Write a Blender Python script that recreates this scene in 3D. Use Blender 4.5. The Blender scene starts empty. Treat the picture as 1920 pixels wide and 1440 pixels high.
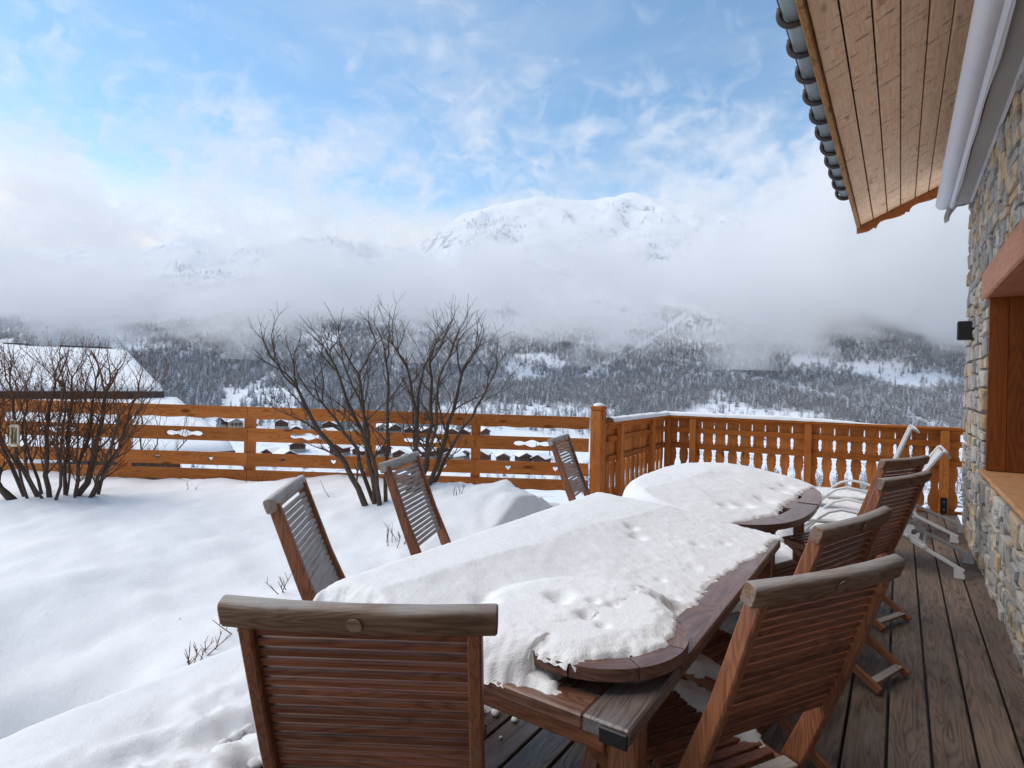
import bpy, bmesh, math, random
import numpy as np
from mathutils import Vector, Matrix, noise
from mathutils.geometry import tessellate_polygon

# ---------------------------------------------------------------- camera
scene = bpy.context.scene
COL = scene.collection
YAW, PITCH, ROLL = math.radians(33.74), math.radians(0.38), math.radians(1.2)
CAMZ = 1.5
FW = Vector((-math.sin(YAW), math.cos(YAW), 0))          # horizontal view direction
RT = Vector((math.cos(YAW), math.sin(YAW), 0))
_f = (FW * math.cos(PITCH) - Vector((0, 0, 1)) * math.sin(PITCH)).normalized()
_u = RT.cross(_f).normalized()
_r = RT * math.cos(ROLL) + _u * math.sin(ROLL)
_u2 = -RT * math.sin(ROLL) + _u * math.cos(ROLL)
cd = bpy.data.cameras.new('camera'); cam = bpy.data.objects.new('camera', cd); COL.objects.link(cam)
cd.sensor_width = 36; cd.lens = 1090 / 1920 * 36; cd.clip_start = .05; cd.clip_end = 20000
cam.matrix_world = Matrix(((_r.x, _u2.x, -_f.x, 0), (_r.y, _u2.y, -_f.y, 0), (_r.z, _u2.z, -_f.z, CAMZ), (0, 0, 0, 1)))
scene.camera = cam

# ---------------------------------------------------------------- render settings
scene.render.engine = 'CYCLES'
cy = scene.cycles
cy.use_denoising = True
cy.max_bounces = 9; cy.diffuse_bounces = 4; cy.glossy_bounces = 2; cy.transmission_bounces = 4
cy.volume_bounces = 8; cy.transparent_max_bounces = 8
cy.volume_step_rate = 1.0; cy.volume_max_steps = 96
cy.sample_clamp_indirect = 8
scene.view_settings.view_transform = 'Standard'; scene.view_settings.look = 'None'
scene.view_settings.exposure = 0.69; scene.view_settings.gamma = 1.0
scene.view_settings.use_curve_mapping = False

# ---------------------------------------------------------------- node helpers
def nd(nt, typ, **kw):
    n = nt.nodes.new('ShaderNode' + typ)
    for k, v in kw.items():
        if k.startswith('_'): setattr(n, k[1:], v)
    for k, v in kw.items():
        if k.startswith('_'): continue
        key = int(k[1:]) if k[0] == 'i' and k[1:].isdigit() else k.replace('__', ' ')
        s = n.inputs[key]
        if isinstance(v, bpy.types.NodeSocket): nt.links.new(v, s)
        else: s.default_value = v
    return n
def mth(nt, op, a, b=0.0, c=0.0, clamp=False):
    return nd(nt, 'Math', _operation=op, _use_clamp=clamp, i0=a, i1=b, i2=c).outputs[0]
def ramp(nt, fac, stops, interp='LINEAR'):
    n = nd(nt, 'ValToRGB', Fac=fac); cr = n.color_ramp; cr.interpolation = interp
    while len(cr.elements) < len(stops): cr.elements.new(.5)
    for e, (p, c) in zip(cr.elements, stops):
        e.position = p; e.color = (c[0], c[1], c[2], 1) if not isinstance(c, (int, float)) else (c, c, c, 1)
    return n.outputs[0]
def mix(nt, fac, a, b, blend='MIX'):
    n = nd(nt, 'Mix', _data_type='RGBA', _blend_type=blend)
    for i, v in ((0, fac), (6, a), (7, b)):
        if isinstance(v, bpy.types.NodeSocket): nt.links.new(v, n.inputs[i])
        elif i == 0: n.inputs[0].default_value = v
        else: n.inputs[i].default_value = (v[0], v[1], v[2], 1)
    return n.outputs[2]
def noi(nt, vec, scale, detail=4, rough=.55, dist=0.0):
    return nd(nt, 'TexNoise', Vector=vec, Scale=scale, Detail=detail, Roughness=rough, Distortion=dist).outputs[0]
def vmul(nt, vec, xyz):
    return nd(nt, 'VectorMath', _operation='MULTIPLY', i0=vec, i1=xyz).outputs[0]
def vadd(nt, vec, xyz):
    return nd(nt, 'VectorMath', _operation='ADD', i0=vec, i1=xyz).outputs[0]
def newmat(name, rough=.7, spec=.3):
    m = bpy.data.materials.new(name); m.use_nodes = True; nt = m.node_tree
    b = nt.nodes['Principled BSDF']; b.inputs['Roughness'].default_value = rough
    b.inputs['Specular IOR Level'].default_value = spec
    return m, nt, b
def bump(nt, b, h, strength=.3, dist=.01):
    n = nd(nt, 'Bump', Height=h, Strength=strength, Distance=dist)
    nt.links.new(n.outputs[0], b.inputs['Normal'])
def lk(nt, o, i): nt.links.new(o, i)

# ---------------------------------------------------------------- world: sky with broken cloud
world = bpy.data.worlds.new('World'); scene.world = world; world.use_nodes = True
wt = world.node_tree; wt.nodes.clear()
SUN_EL, SUN_AZ = math.radians(56), math.radians(250)     # azimuth clockwise from +Y
sky = nd(wt, 'TexSky', _sky_type='NISHITA', _sun_disc=False, _sun_elevation=SUN_EL, _sun_rotation=SUN_AZ,
         _altitude=1400, _air_density=1.0, _dust_density=.6, _ozone_density=1.4)
tc = nd(wt, 'TexCoord').outputs['Generated']
sep = nd(wt, 'SeparateXYZ', i0=tc)
el = sep.outputs[2]
# project the dome onto a cloud layer so that the clouds flatten towards the horizon
inv = mth(wt, 'DIVIDE', 1.0, mth(wt, 'MAXIMUM', mth(wt, 'ADD', el, .16), .05))
cl = nd(wt, 'VectorMath', _operation='SCALE', i0=tc, Scale=inv).outputs[0]
cl = vmul(wt, cl, (1, 1, .0))
warp = nd(wt, 'TexNoise', Vector=cl, Scale=.9, Detail=3, Roughness=.5)
cl2 = vadd(wt, cl, nd(wt, 'VectorMath', _operation='SCALE', i0=warp.outputs[1], Scale=.9).outputs[0])
big = noi(wt, cl2, .55, 3, .5)
fine = noi(wt, cl2, 1.7, 8, .62, .3)
dens = mth(wt, 'ADD', mth(wt, 'MULTIPLY', big, .62), mth(wt, 'MULTIPLY', fine, .38))
# cover: broken overhead, closed towards the horizon
cov = nd(wt, 'MapRange', Value=el, i1=.17, i2=.31, i3=.28, i4=-.075).outputs[0]
cov = mth(wt, 'ADD', dens, cov)
cfac = nd(wt, 'MapRange', Value=cov, i1=.41, i2=.74, i3=0.0, i4=1.0, _interpolation_type='SMOOTHSTEP').outputs[0]
shade = noi(wt, vadd(wt, cl2, (3.1, 1.7, 0)), 1.1, 5, .55)
ccol = ramp(wt, shade, [(.3, (3.45, 3.45, 3.55)), (.62, (4.15, 4.1, 4.05))])
skyc = mix(wt, cfac, mix(wt, 1.0, sky.outputs[0], (.82, .94, .88), 'MULTIPLY'), ccol)
bg = nd(wt, 'Background', Color=skyc, Strength=.15)
lk(wt, bg.outputs[0], nd(wt, 'OutputWorld').inputs[0])

sl = bpy.data.lights.new('sun', 'SUN'); sl.energy = 1.5; sl.angle = math.radians(50); sl.color = (1, .90, .77)
so = bpy.data.objects.new('sun', sl); COL.objects.link(so)
sd = Vector((math.sin(SUN_AZ) * math.cos(SUN_EL), math.cos(SUN_AZ) * math.cos(SUN_EL), math.sin(SUN_EL)))
so.rotation_euler = sd.to_track_quat('Z', 'Y').to_euler()

# ---------------------------------------------------------------- mesh helpers
def tag(o, label=None, cat=None, group=None, kind=None):
    if label: o['label'] = label
    if cat: o['category'] = cat
    if group: o['group'] = group
    if kind: o['kind'] = kind
    return o
WM = {}
def link(name, data, mat=None, parent=None, mw=None):
    o = bpy.data.objects.new(name, data); COL.objects.link(o)
    mw = mw or Matrix()
    if data is not None and mat is not None and len(data.materials) == 0: data.materials.append(mat)
    elif data is not None and mat is not None and data.materials[0] != mat:
        o.material_slots[0].link = 'OBJECT'; o.material_slots[0].material = mat
    if parent is not None:
        o.parent = parent; o.matrix_basis = WM[parent.name].inverted() @ mw
    else: o.matrix_basis = mw
    WM[o.name] = mw.copy()
    return o
def empty(name, loc=(0, 0, 0), rz=0.0, **kw):
    return tag(link(name, None, None, None, Matrix.Translation(loc) @ Matrix.Rotation(rz, 4, 'Z')), **kw)
def mesh(name, V, Fc, smooth=False):
    me = bpy.data.meshes.new(name); me.from_pydata([tuple(v) for v in V], [], Fc)
    if smooth: me.polygons.foreach_set('use_smooth', [True] * len(me.polygons))
    me.update(); return me
_cb = {}
def cbox(l, w, t, e=.003):
    """chamfered box, long axis x"""
    k = (round(l, 3), round(w, 4), round(t, 4), round(e, 4))
    if k in _cb: return _cb[k]
    a, b, c = l / 2, w / 2, t / 2; e = min(e, a * .8, b * .8, c * .8); bm = bmesh.new()
    for sx in (-1, 1):
        for sy in (-1, 1):
            for sz in (-1, 1):
                for (x, y, z) in ((a, b - e, c - e), (a - e, b, c - e), (a - e, b - e, c)):
                    bm.verts.new((sx * x, sy * y, sz * z))
    bmesh.ops.convex_hull(bm, input=bm.verts[:])
    bmesh.ops.dissolve_limit(bm, angle_limit=.01, verts=bm.verts[:], edges=bm.edges[:])
    me = bpy.data.meshes.new('board'); bm.to_mesh(me); bm.free(); _cb[k] = me
    return me
def frame(p0, p1, up):
    x = (Vector(p1) - Vector(p0)); L = x.length; x.normalize()
    z = Vector(up); z = (z - x * z.dot(x)).normalized(); y = z.cross(x); m = (Vector(p0) + Vector(p1)) / 2
    return L, Matrix(((x.x, y.x, z.x, m.x), (x.y, y.y, z.y, m.y), (x.z, y.z, z.z, m.z), (0, 0, 0, 1)))
def board(name, parent, p0, p1, w, t, mat, up=(0, 0, 1), e=.003):
    L, mw = frame(p0, p1, up)
    base = WM[parent.name] if parent is not None else Matrix()
    return link(name, cbox(L, w, t, e), mat, parent, mw)
def lboard(name, parent, p0, p1, w, t, mat, up=(0, 0, 1), e=.003):     # points in the parent's own space
    L, m = frame(p0, p1, up)
    return link(name, cbox(L, w, t, e), mat, parent, WM[parent.name] @ m)
def prism_vf(loops, t):
    """flat plate with holes: loops of (x, y), thickness along z"""
    pts = [Vector((x, y, 0)) for lp in loops for x, y in lp]; n = len(pts)
    tris = tessellate_polygon([[Vector((x, y, 0)) for x, y in lp] for lp in loops])
    V = [(p.x, p.y, t / 2) for p in pts] + [(p.x, p.y, -t / 2) for p in pts]; Fc = []
    for a, b, c in tris:
        cr = (pts[b] - pts[a]).cross(pts[c] - pts[a]).z
        if cr < 0: b, c = c, b
        Fc.append((a, b, c)); Fc.append((a + n, c + n, b + n))
    s = 0
    for li, lp in enumerate(loops):
        m = len(lp); area = sum(lp[i][0] * lp[(i + 1) % m][1] - lp[(i + 1) % m][0] * lp[i][1] for i in range(m))
        ccw = (area > 0) == (li == 0)
        for i in range(m):
            a, b = s + i, s + (i + 1) % m
            Fc.append((a, a + n, b + n, b) if ccw else (b, b + n, a + n, a))
        s += m
    return V, Fc
def prism(name, loops, t): return mesh(name, *prism_vf(loops, t))
def tube_vf(pts, rad, n=8, cap=True):
    pts = [Vector(p) for p in pts]; V = []; Fc = []
    rad = rad if hasattr(rad, '__len__') else [rad] * len(pts)
    t0 = (pts[1] - pts[0]).normalized(); a = t0.orthogonal().normalized()
    for i, p in enumerate(pts):
        t = (pts[min(i + 1, len(pts) - 1)] - pts[max(i - 1, 0)])
        t = t.normalized() if t.length > 1e-9 else t0
        a = (a - t * a.dot(t)); a = a.normalized() if a.length > 1e-6 else t.orthogonal().normalized()
        b = t.cross(a)
        for k in range(n):
            th = 2 * math.pi * k / n; V.append(p + (a * math.cos(th) + b * math.sin(th)) * rad[i])
    for i in range(len(pts) - 1):
        for k in range(n):
            q = (k + 1) % n; Fc.append((i * n + k, i * n + q, (i + 1) * n + q, (i + 1) * n + k))
    if cap: Fc.append(tuple(range(n))[::-1]); Fc.append(tuple((len(pts) - 1) * n + k for k in range(n)))
    return V, Fc
def tube(name, pts, rad, n=8): 
    me = mesh(name, *tube_vf(pts, rad, n)); me.polygons.foreach_set('use_smooth', [len(p.vertices) == 4 for p in me.polygons]); return me
class MB:
    def __init__(s): s.V = []; s.F = []
    def add(s, vf):
        o = len(s.V); s.V += list(vf[0]); s.F += [tuple(i + o for i in f) for f in vf[1]]; return s
    def box(s, lo, hi):
        x0, y0, z0 = lo; x1, y1, z1 = hi
        return s.add(([(x0, y0, z0), (x1, y0, z0), (x1, y1, z0), (x0, y1, z0), (x0, y0, z1), (x1, y0, z1), (x1, y1, z1), (x0, y1, z1)],
                      [(3, 2, 1, 0), (4, 5, 6, 7), (0, 1, 5, 4), (1, 2, 6, 5), (2, 3, 7, 6), (3, 0, 4, 7)]))
    def mesh(s, name, smooth=False): return mesh(name, s.V, s.F, smooth)
def fbm(x, y, z=0.0, o=4): return noise.fractal(Vector((x, y, z)), .9, 2.0, o, noise_basis='PERLIN_ORIGINAL')
def sstep(a, b, x):
    t = min(1, max(0, (x - a) / (b - a))); return t * t * (3 - 2 * t)
def lerp_tab(tab, x):
    if x <= tab[0][0]: return tab[0][1]
    for (a, va), (b, vb) in zip(tab, tab[1:]):
        if x <= b: return va + (vb - va) * (x - a) / (b - a)
    return tab[-1][1]
def W2(u, v, z=0.0): return FW * u + RT * v + Vector((0, 0, z))      # (distance ahead, to the right) -> world
# ================================================================ MATERIALS
def snow_mat(name, bs=.6, col=(.90, .895, .89), sc=18.0):
    m, nt, b = newmat(name, .75, .2)
    pos = nd(nt, 'NewGeometry').outputs['Position']
    n1 = noi(nt, pos, sc, 6, .65); n2 = noi(nt, pos, sc * 11, 3, .7)
    h = mth(nt, 'ADD', n1, mth(nt, 'MULTIPLY', n2, .45))
    b.inputs['Base Color'].default_value = (*col, 1)
    b.inputs['Subsurface Weight'].default_value = 0.0
    bump(nt, b, h, bs, .012)
    return m
SNOW = snow_mat('snow'); SNOW_ROUGH = snow_mat('snow_coarse', .8, sc=45.0)

def far_snow():
    m, nt, b = newmat('mountain_snow', .85, .1)
    pos = nd(nt, 'NewGeometry').outputs['Position']; nrm = nd(nt, 'NewGeometry').outputs['Normal']
    steep = mth(nt, 'SUBTRACT', 1.0, nd(nt, 'SeparateXYZ', i0=nrm).outputs[2])
    z = nd(nt, 'SeparateXYZ', i0=pos).outputs[2]
    n1 = noi(nt, vmul(nt, pos, (1, 1, .6)), .012, 8, .65); n2 = noi(nt, pos, .05, 6, .7)
    rock = mth(nt, 'ADD', mth(nt, 'MULTIPLY', steep, 1.25), mth(nt, 'MULTIPLY', mth(nt, 'SUBTRACT', n1, .5), 1.3))
    rock = mth(nt, 'ADD', rock, mth(nt, 'MULTIPLY', mth(nt, 'SUBTRACT', n2, .5), 1.5))
    rk = nd(nt, 'MapRange', Value=rock, i1=.45, i2=.62).outputs[0]
    rk = mth(nt, 'MULTIPLY', rk, nd(nt, 'MapRange', Value=z, i1=150.0, i2=420.0).outputs[0])
    lk(nt, mix(nt, rk, (.82, .85, .9), (.16, .16, .18)), b.inputs['Base Color'])
    return m
FAR = far_snow()
def valley_mat():
    m, nt, b = newmat('valley_snow', .85, .1)
    pos = nd(nt, 'NewGeometry').outputs['Position']
    n1 = noi(nt, pos, .035, 6, .7); n2 = noi(nt, pos, .3, 5, .7)
    f = mth(nt, 'ADD', mth(nt, 'MULTIPLY', n1, .6), mth(nt, 'MULTIPLY', n2, .4))
    f = nd(nt, 'MapRange', Value=f, i1=.56, i2=.66).outputs[0]
    lk(nt, mix(nt, mth(nt, 'MULTIPLY', f, .75), (.82, .85, .9), (.14, .13, .13)), b.inputs['Base Color'])
    return m
VALLEY = valley_mat()

# ================================================================ TERRAIN
PROF = [(6, -1.6), (20, -5.2), (60, -11.5), (400, -70), (440, -66), (480, -61.5), (550, -54), (620, -42), (700, -26), (900, 12), (1100, 58),
        (1300, 112), (1600, 205), (2000, 345), (2400, 520), (2800, 720)]
# ridge line: bearing (v/u) -> height of the crest at u = 3300
def _h(px, y): return 1.5 + ((713 + (px - 960) * .021) - y) * 3300 / 1090
RIDGE = [((px - 960) / 1090, _h(px, y)) for px, y in ((-900, 520), (-300, 490), (60, 475), (160, 462), (260, 470), (345, 440), (420, 462), (520, 458),
         (580, 440), (680, 452), (780, 462), (870, 392), (940, 384), (1000, 372), (1060, 373), (1110, 376), (1175, 364), (1230, 372), (1275, 380), (1350, 398),
         (1500, 440), (1700, 470), (2300, 520), (3000, 560))]
def ground(u, v):
    z = lerp_tab(PROF, u)
    if u > 1500:
        cr = lerp_tab(RIDGE, v / max(u, 1)); t = sstep(1500, 3300, u)
        lin = 175 + (cr - 175) * (u - 1500) / 1800
        z = z * (1 - sstep(1500, 1900, u)) + lin * sstep(1500, 1900, u)
        if u > 3300: z = cr - (u - 3300) * .5
    amp = min(1, max(0, (u - 60) / 500)); 
    k = fbm(u / 420, v / 420, 1.3, 5)
    z += amp * k * (2.5 + 7.5 * sstep(560, 800, u) + 42 * sstep(1000, 1700, u)) * (1 if u < 2600 else 1 - .55 * sstep(2600, 3300, u))
    if u > 1500:
        rg = 1 - abs(fbm(u / 600 + 7, v / 300, 4.4, 6)) * 2
        z += (rg - .6) * 60 * sstep(1500, 2400, u) * (1 - .75 * sstep(2950, 3300, u))
    # left-hand spur of the opposite slope, knoll on the right
    z += 14 * math.exp(-((v + 620) / 330) ** 2 - ((u - 1150) / 260) ** 2)
    z += 8 * math.exp(-((v - 640) / 300) ** 2 - ((u - 1150) / 260) ** 2)
    # the side of the valley rises to the far right
    return z
def grid_uv(name, us, rmin, rmax, nv, mat, fn):
    V = []; Fc = []
    for u in us:
        for j in range(nv):
            v = u * (rmin + (rmax - rmin) * j / (nv - 1))
            V.append(W2(u, v, fn(u, v)))
    for i in range(len(us) - 1):
        for j in range(nv - 1):
            a = i * nv + j; Fc.append((a, a + 1, a + nv + 1, a + nv))
    return link(name, mesh(name, V, Fc, True), mat)
def geo(a, b, n): return [a * (b / a) ** (i / (n - 1)) for i in range(n)]
o = grid_uv('hillside', geo(9, 1560, 190), -1.7, 1.7, 190, VALLEY, ground)
tag(o, 'snow covered valley and wooded slope below the fence', 'hillside', kind='structure')
o = grid_uv('mountain', [1540 + i * 17 for i in range(112)] + [3500, 3800, 4300], -1.7, 1.7, 380, FAR, ground)
tag(o, 'snowy mountain ridge with rocks rising out of the cloud', 'mountain', kind='structure')

# ================================================================ FOREST (one mass, thousands of trees)
def bark_far(name, c, s, amt):
    m, nt, b = newmat(name, .9, .1)
    tc = nd(nt, 'TexCoord').outputs['Object']; nz = nd(nt, 'SeparateXYZ', i0=nd(nt, 'NewGeometry').outputs['Normal']).outputs[2]
    f = mth(nt, 'ADD', noi(nt, tc, 14, 3, .6), mth(nt, 'MULTIPLY', nz, .22))
    f = nd(nt, 'MapRange', Value=f, i1=amt, i2=amt + .1).outputs[0]
    lk(nt, mix(nt, f, c, s), b.inputs['Base Color']); return m
BARKF = bark_far('frosted_twigs', (.165, .146, .136), (.66, .68, .71), .50)
NEEDF = bark_far('snowy_needles', (.04, .045, .043), (.64, .67, .72), .52)
def bare_tree(seed):
    r = random.Random(seed); mb = MB()
    def blade(p, q, w):
        p, q = Vector(p), Vector(q); d = (q - p); s = d.cross(Vector((r.uniform(-1, 1), r.uniform(-1, 1), .2))).normalized() * w
        mb.add(([p - s, p + s, q], [(0, 1, 2)]))
    mb.add(tube_vf([(0, 0, -.05), (r.uniform(-.01, .01), 0, .4), (r.uniform(-.03, .03), r.uniform(-.03, .03), .85)], [.012, .009, .003], 4, False))
    for i in range(26):
        z = r.uniform(.22, .8); a = r.uniform(0, 6.28); L = (.95 - z) * r.uniform(.35, .6) + .08
        e = r.uniform(.5, 1.1); p = Vector((0, 0, z)); q = p + Vector((math.cos(a) * math.cos(e), math.sin(a) * math.cos(e), math.sin(e))) * L
        blade(p, q, .006)
        for k in range(7):
            t = r.uniform(.25, .95); s = p.lerp(q, t); a2 = a + r.uniform(-1.3, 1.3); e2 = r.uniform(.1, 1.3)
            blade(s, s + Vector((math.cos(a2) * math.cos(e2), math.sin(a2) * math.cos(e2), math.sin(e2))) * L * r.uniform(.3, .6), .0042)
    me = mb.mesh('bare_tree'); me.materials.append(BARKF); return me
def conifer(seed):
    r = random.Random(seed); mb = MB(); n = 9; wd = r.uniform(.13, .19)
    mb.add(tube_vf([(0, 0, -.05), (0, 0, .9)], [.014, .003], 4, False))
    T = 11
    for i in range(T):
        z = .1 + .85 * i / T; R = wd * (1 - i / T) ** .85 + .012; ph = r.random() * 6
        for k in range(n):
            a = ph + 6.283 * k / n + r.uniform(-.2, .2); rr = R * r.uniform(.7, 1.2); w = rr * .42
            c, s = math.cos(a), math.sin(a)
            dz = -rr * r.uniform(.25, .5)
            mb.add(([(0, 0, z + .06), (c * rr * .6 - s * w, s * rr * .6 + c * w, z + dz * .6), (c * rr, s * rr, z + dz), (c * rr * .6 + s * w, s * rr * .6 - c * w, z + dz * .6)],
                    [(0, 1, 2), (0, 2, 3)]))
    me = mb.mesh('conifer'); me.materials.append(NEEDF); return me
KIN = bpy.data.collections.new('tree_kinds')               # not linked to the scene: only the wood uses it
for i in range(4): KIN.objects.link(bpy.data.objects.new('a_bare_tree_%d' % i, bare_tree(10 + i)))
for i in range(3): KIN.objects.link(bpy.data.objects.new('b_conifer_%d' % i, conifer(50 + i)))
def wood_mass(name, pts, label):
    """pts: (world xyz, kind, height, turn)"""
    me = bpy.data.meshes.new(name); me.from_pydata([p[0] for p in pts], [], [])
    for nm, ty, col in (('kind', 'INT', 1), ('height', 'FLOAT', 2), ('turn', 'FLOAT', 3)):
        at = me.attributes.new(nm, ty, 'POINT'); at.data.foreach_set('value', [p[col] for p in pts])
    o = link(name, me)
    g = bpy.data.node_groups.new(name, 'GeometryNodeTree')
    g.interface.new_socket('Geometry', in_out='INPUT', socket_type='NodeSocketGeometry')
    g.interface.new_socket('Geometry', in_out='OUTPUT', socket_type='NodeSocketGeometry')
    N = g.nodes; gi = N.new('NodeGroupInput'); go = N.new('NodeGroupOutput')
    ci = N.new('GeometryNodeCollectionInfo'); ci.inputs['Collection'].default_value = KIN
    ci.inputs['Separate Children'].default_value = True; ci.inputs['Reset Children'].default_value = True
    ip = N.new('GeometryNodeInstanceOnPoints'); ip.inputs['Pick Instance'].default_value = True
    def at(nm, ty):
        a = N.new('GeometryNodeInputNamedAttribute'); a.data_type = ty; a.inputs['Name'].default_value = nm; return a.outputs['Attribute']
    cx = N.new('ShaderNodeCombineXYZ'); g.links.new(at('turn', 'FLOAT'), cx.inputs[2])
    g.links.new(gi.outputs[0], ip.inputs['Points']); g.links.new(ci.outputs[0], ip.inputs['Instance'])
    g.links.new(at('kind', 'INT'), ip.inputs['Instance Index']); g.links.new(cx.outputs[0], ip.inputs['Rotation'])
    g.links.new(at('height', 'FLOAT'), ip.inputs['Scale']); g.links.new(ip.outputs[0], go.inputs[0])
    md = o.modifiers.new('trees', 'NODES'); md.node_group = g
    return tag(o, label, 'wood', kind='stuff')
R = random.Random(4)
pts = []
tries = 0
while len(pts) < 74000 and tries < 300000:
    tries += 1
    u = 560 * (1950 / 560) ** R.random(); q = R.uniform(-1.05, 1.05); v = u * q
    a = fbm(u / 260 + 3, v / 200, 2.2, 4)                      # clearings
    thr = -.42 if u > 640 else lerp_tab([(560, .5), (640, -.05)], u)
    # snow tracks, a stream bed and ski runs cut through the wood
    run = min(abs(q - (.62 + (u - 720) * -.0011)) * u / 9, abs(q - (.13 + (u - 900) * .00035)) * u / 8 if u > 880 else 9, abs(q + .47 - (u - 700) * .0004) * u / 8 if u < 860 else 9)
    if u < 690 and abs(q - .02) < .16 and R.random() < .8: continue
    if u < 760 and -.5 < q < -.36 and R.random() < .85: continue
    if run < 1 + .5 * a: continue
    if a < thr: 
        if R.random() > .06: continue
    dens = 1.0
    b = fbm(u / 120, v / 120, 8.8, 3)
    con = R.random() < .10 + .4 * max(0, b) + (.18 if q < -.25 else 0)
    pts.append((tuple(W2(u, v, ground(u, v) - .3)), R.randint(4, 6) if con else R.randint(0, 3), (R.uniform(8, 17) if R.random() < .95 else R.uniform(17, 26)) if con else R.uniform(6, 15), R.uniform(0, 6.28)))
for _ in range(9000):                                        # thin woods high on the mountain flank
    u = R.uniform(1900, 2900); q = R.uniform(-.95, .5); v = u * q
    if fbm(u / 170, v / 170, 7.7, 4) < .12: continue
    pts.append((tuple(W2(u, v, ground(u, v) - .5)), R.randint(4, 6), R.uniform(10, 20), R.uniform(0, 6.28)))
wood_mass('forest', pts, 'grey snow dusted wood covering the opposite slope')
pts = []
while len(pts) < 420:                                        # scattered trees on the meadows and round the village
    u = R.uniform(300, 640); q = R.uniform(-.95, .95); v = u * q
    if fbm(u / 60, v / 60, 5.5, 3) < .05: continue
    con = R.random() < .35
    pts.append((tuple(W2(u, v, ground(u, v) - .3)), R.randint(4, 6) if con else R.randint(0, 3), R.uniform(5, 10), R.uniform(0, 6.28)))
while len(pts) < 700:                                        # young trees on the near slope below the railing
    u = R.uniform(60, 300); q = R.uniform(.12, .95); v = u * q
    if fbm(u / 40, v / 40, 1.5, 3) < -.1: continue
    pts.append((tuple(W2(u, v, ground(u, v) - .3)), R.randint(4, 6) if R.random() < .3 else R.randint(0, 3), R.uniform(4, 9), R.uniform(0, 6.28)))
wood_mass('meadow_trees', pts, 'scattered small trees on the snowy valley floor beyond the fence')
# ================================================================ CLOUD BANK lying in the valley
def cloud_bank():
    u0, u1, v0, v1, z0, z1 = 880, 1800, -1900, 1900, 25, 620
    mb = MB().box((v0, u0, z0), (v1, u1, z1))
    m = bpy.data.materials.new('cloud'); m.use_nodes = True; nt = m.node_tree; nt.nodes.clear()
    pos = nd(nt, 'TexCoord').outputs['Object']
    s = nd(nt, 'SeparateXYZ', i0=pos); x, y, z = s.outputs
    big = noi(nt, vmul(nt, pos, (1, 1, 1.6)), .0040, 2, .5)
    fin = noi(nt, vmul(nt, pos, (1, 1, 1.3)), .0115, 4, .62, 1.0)
    n = mth(nt, 'ADD', mth(nt, 'MULTIPLY', big, .45), mth(nt, 'MULTIPLY', fin, .55))
    n = mth(nt, 'MULTIPLY_ADD', mth(nt, 'SUBTRACT', n, .5), 4.2, .52)
    z = mth(nt, 'ADD', z, mth(nt, 'MULTIPLY', mth(nt, 'SUBTRACT', big, .5), 420.0))
    # vertical profile: ragged base, thick middle, thinning top
    base = nd(nt, 'MapRange', Value=z, i1=5.0, i2=150.0, i3=-.27, i4=.16).outputs[0]
    top = nd(nt, 'MapRange', Value=z, i1=200.0, i2=540.0, i3=0.0, i4=-.42).outputs[0]
    d = mth(nt, 'ADD', n, mth(nt, 'ADD', base, top))
    # thicker masses and thin places (centre x, y, z, radii, amount)
    for cx, cyy, cz, rx, ry, rz, amt in BLOBS:
        q = nd(nt, 'VectorMath', _operation='MULTIPLY', i0=vadd(nt, pos, (-cx, -cyy, -cz)), i1=(1 / rx, 1 / ry, 1 / rz)).outputs[0]
        g = mth(nt, 'EXPONENT', mth(nt, 'MULTIPLY', nd(nt, 'VectorMath', _operation='DOT_PRODUCT', i0=q, i1=q).outputs['Value'], -1.0))
        d = mth(nt, 'ADD', d, mth(nt, 'MULTIPLY', g, amt))
    d = nd(nt, 'MapRange', Value=d, i1=.46, i2=.74, i3=0.0, i4=1.0).outputs[0]
    d = mth(nt, 'MULTIPLY', mth(nt, 'MULTIPLY', d, d), .0115)
    m.cycles.volume_step_rate = .5
    vol = nd(nt, 'VolumePrincipled', Color=(.995, .995, .995, 1), Density=d, Anisotropy=.0)
    lk(nt, vol.outputs[0], nd(nt, 'OutputMaterial').inputs['Volume'])
    o = link('cloud_bank', mb.mesh('cloud_bank'), m, None, Matrix.Rotation(YAW, 4, 'Z'))
    tag(o, 'white cloud and mist hanging across the mountain side', 'cloud', kind='stuff')
BLOBS = [(850, 1300, 360, 420, 600, 300, .40), (-480, 1200, 160, 380, 400, 80, .12),
         (160, 1350, 390, 360, 600, 95, -.44), (-860, 1320, 265, 240, 600, 58, -.40), (-350, 1350, 290, 210, 600, 55, -.38)]
cloud_bank()
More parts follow.
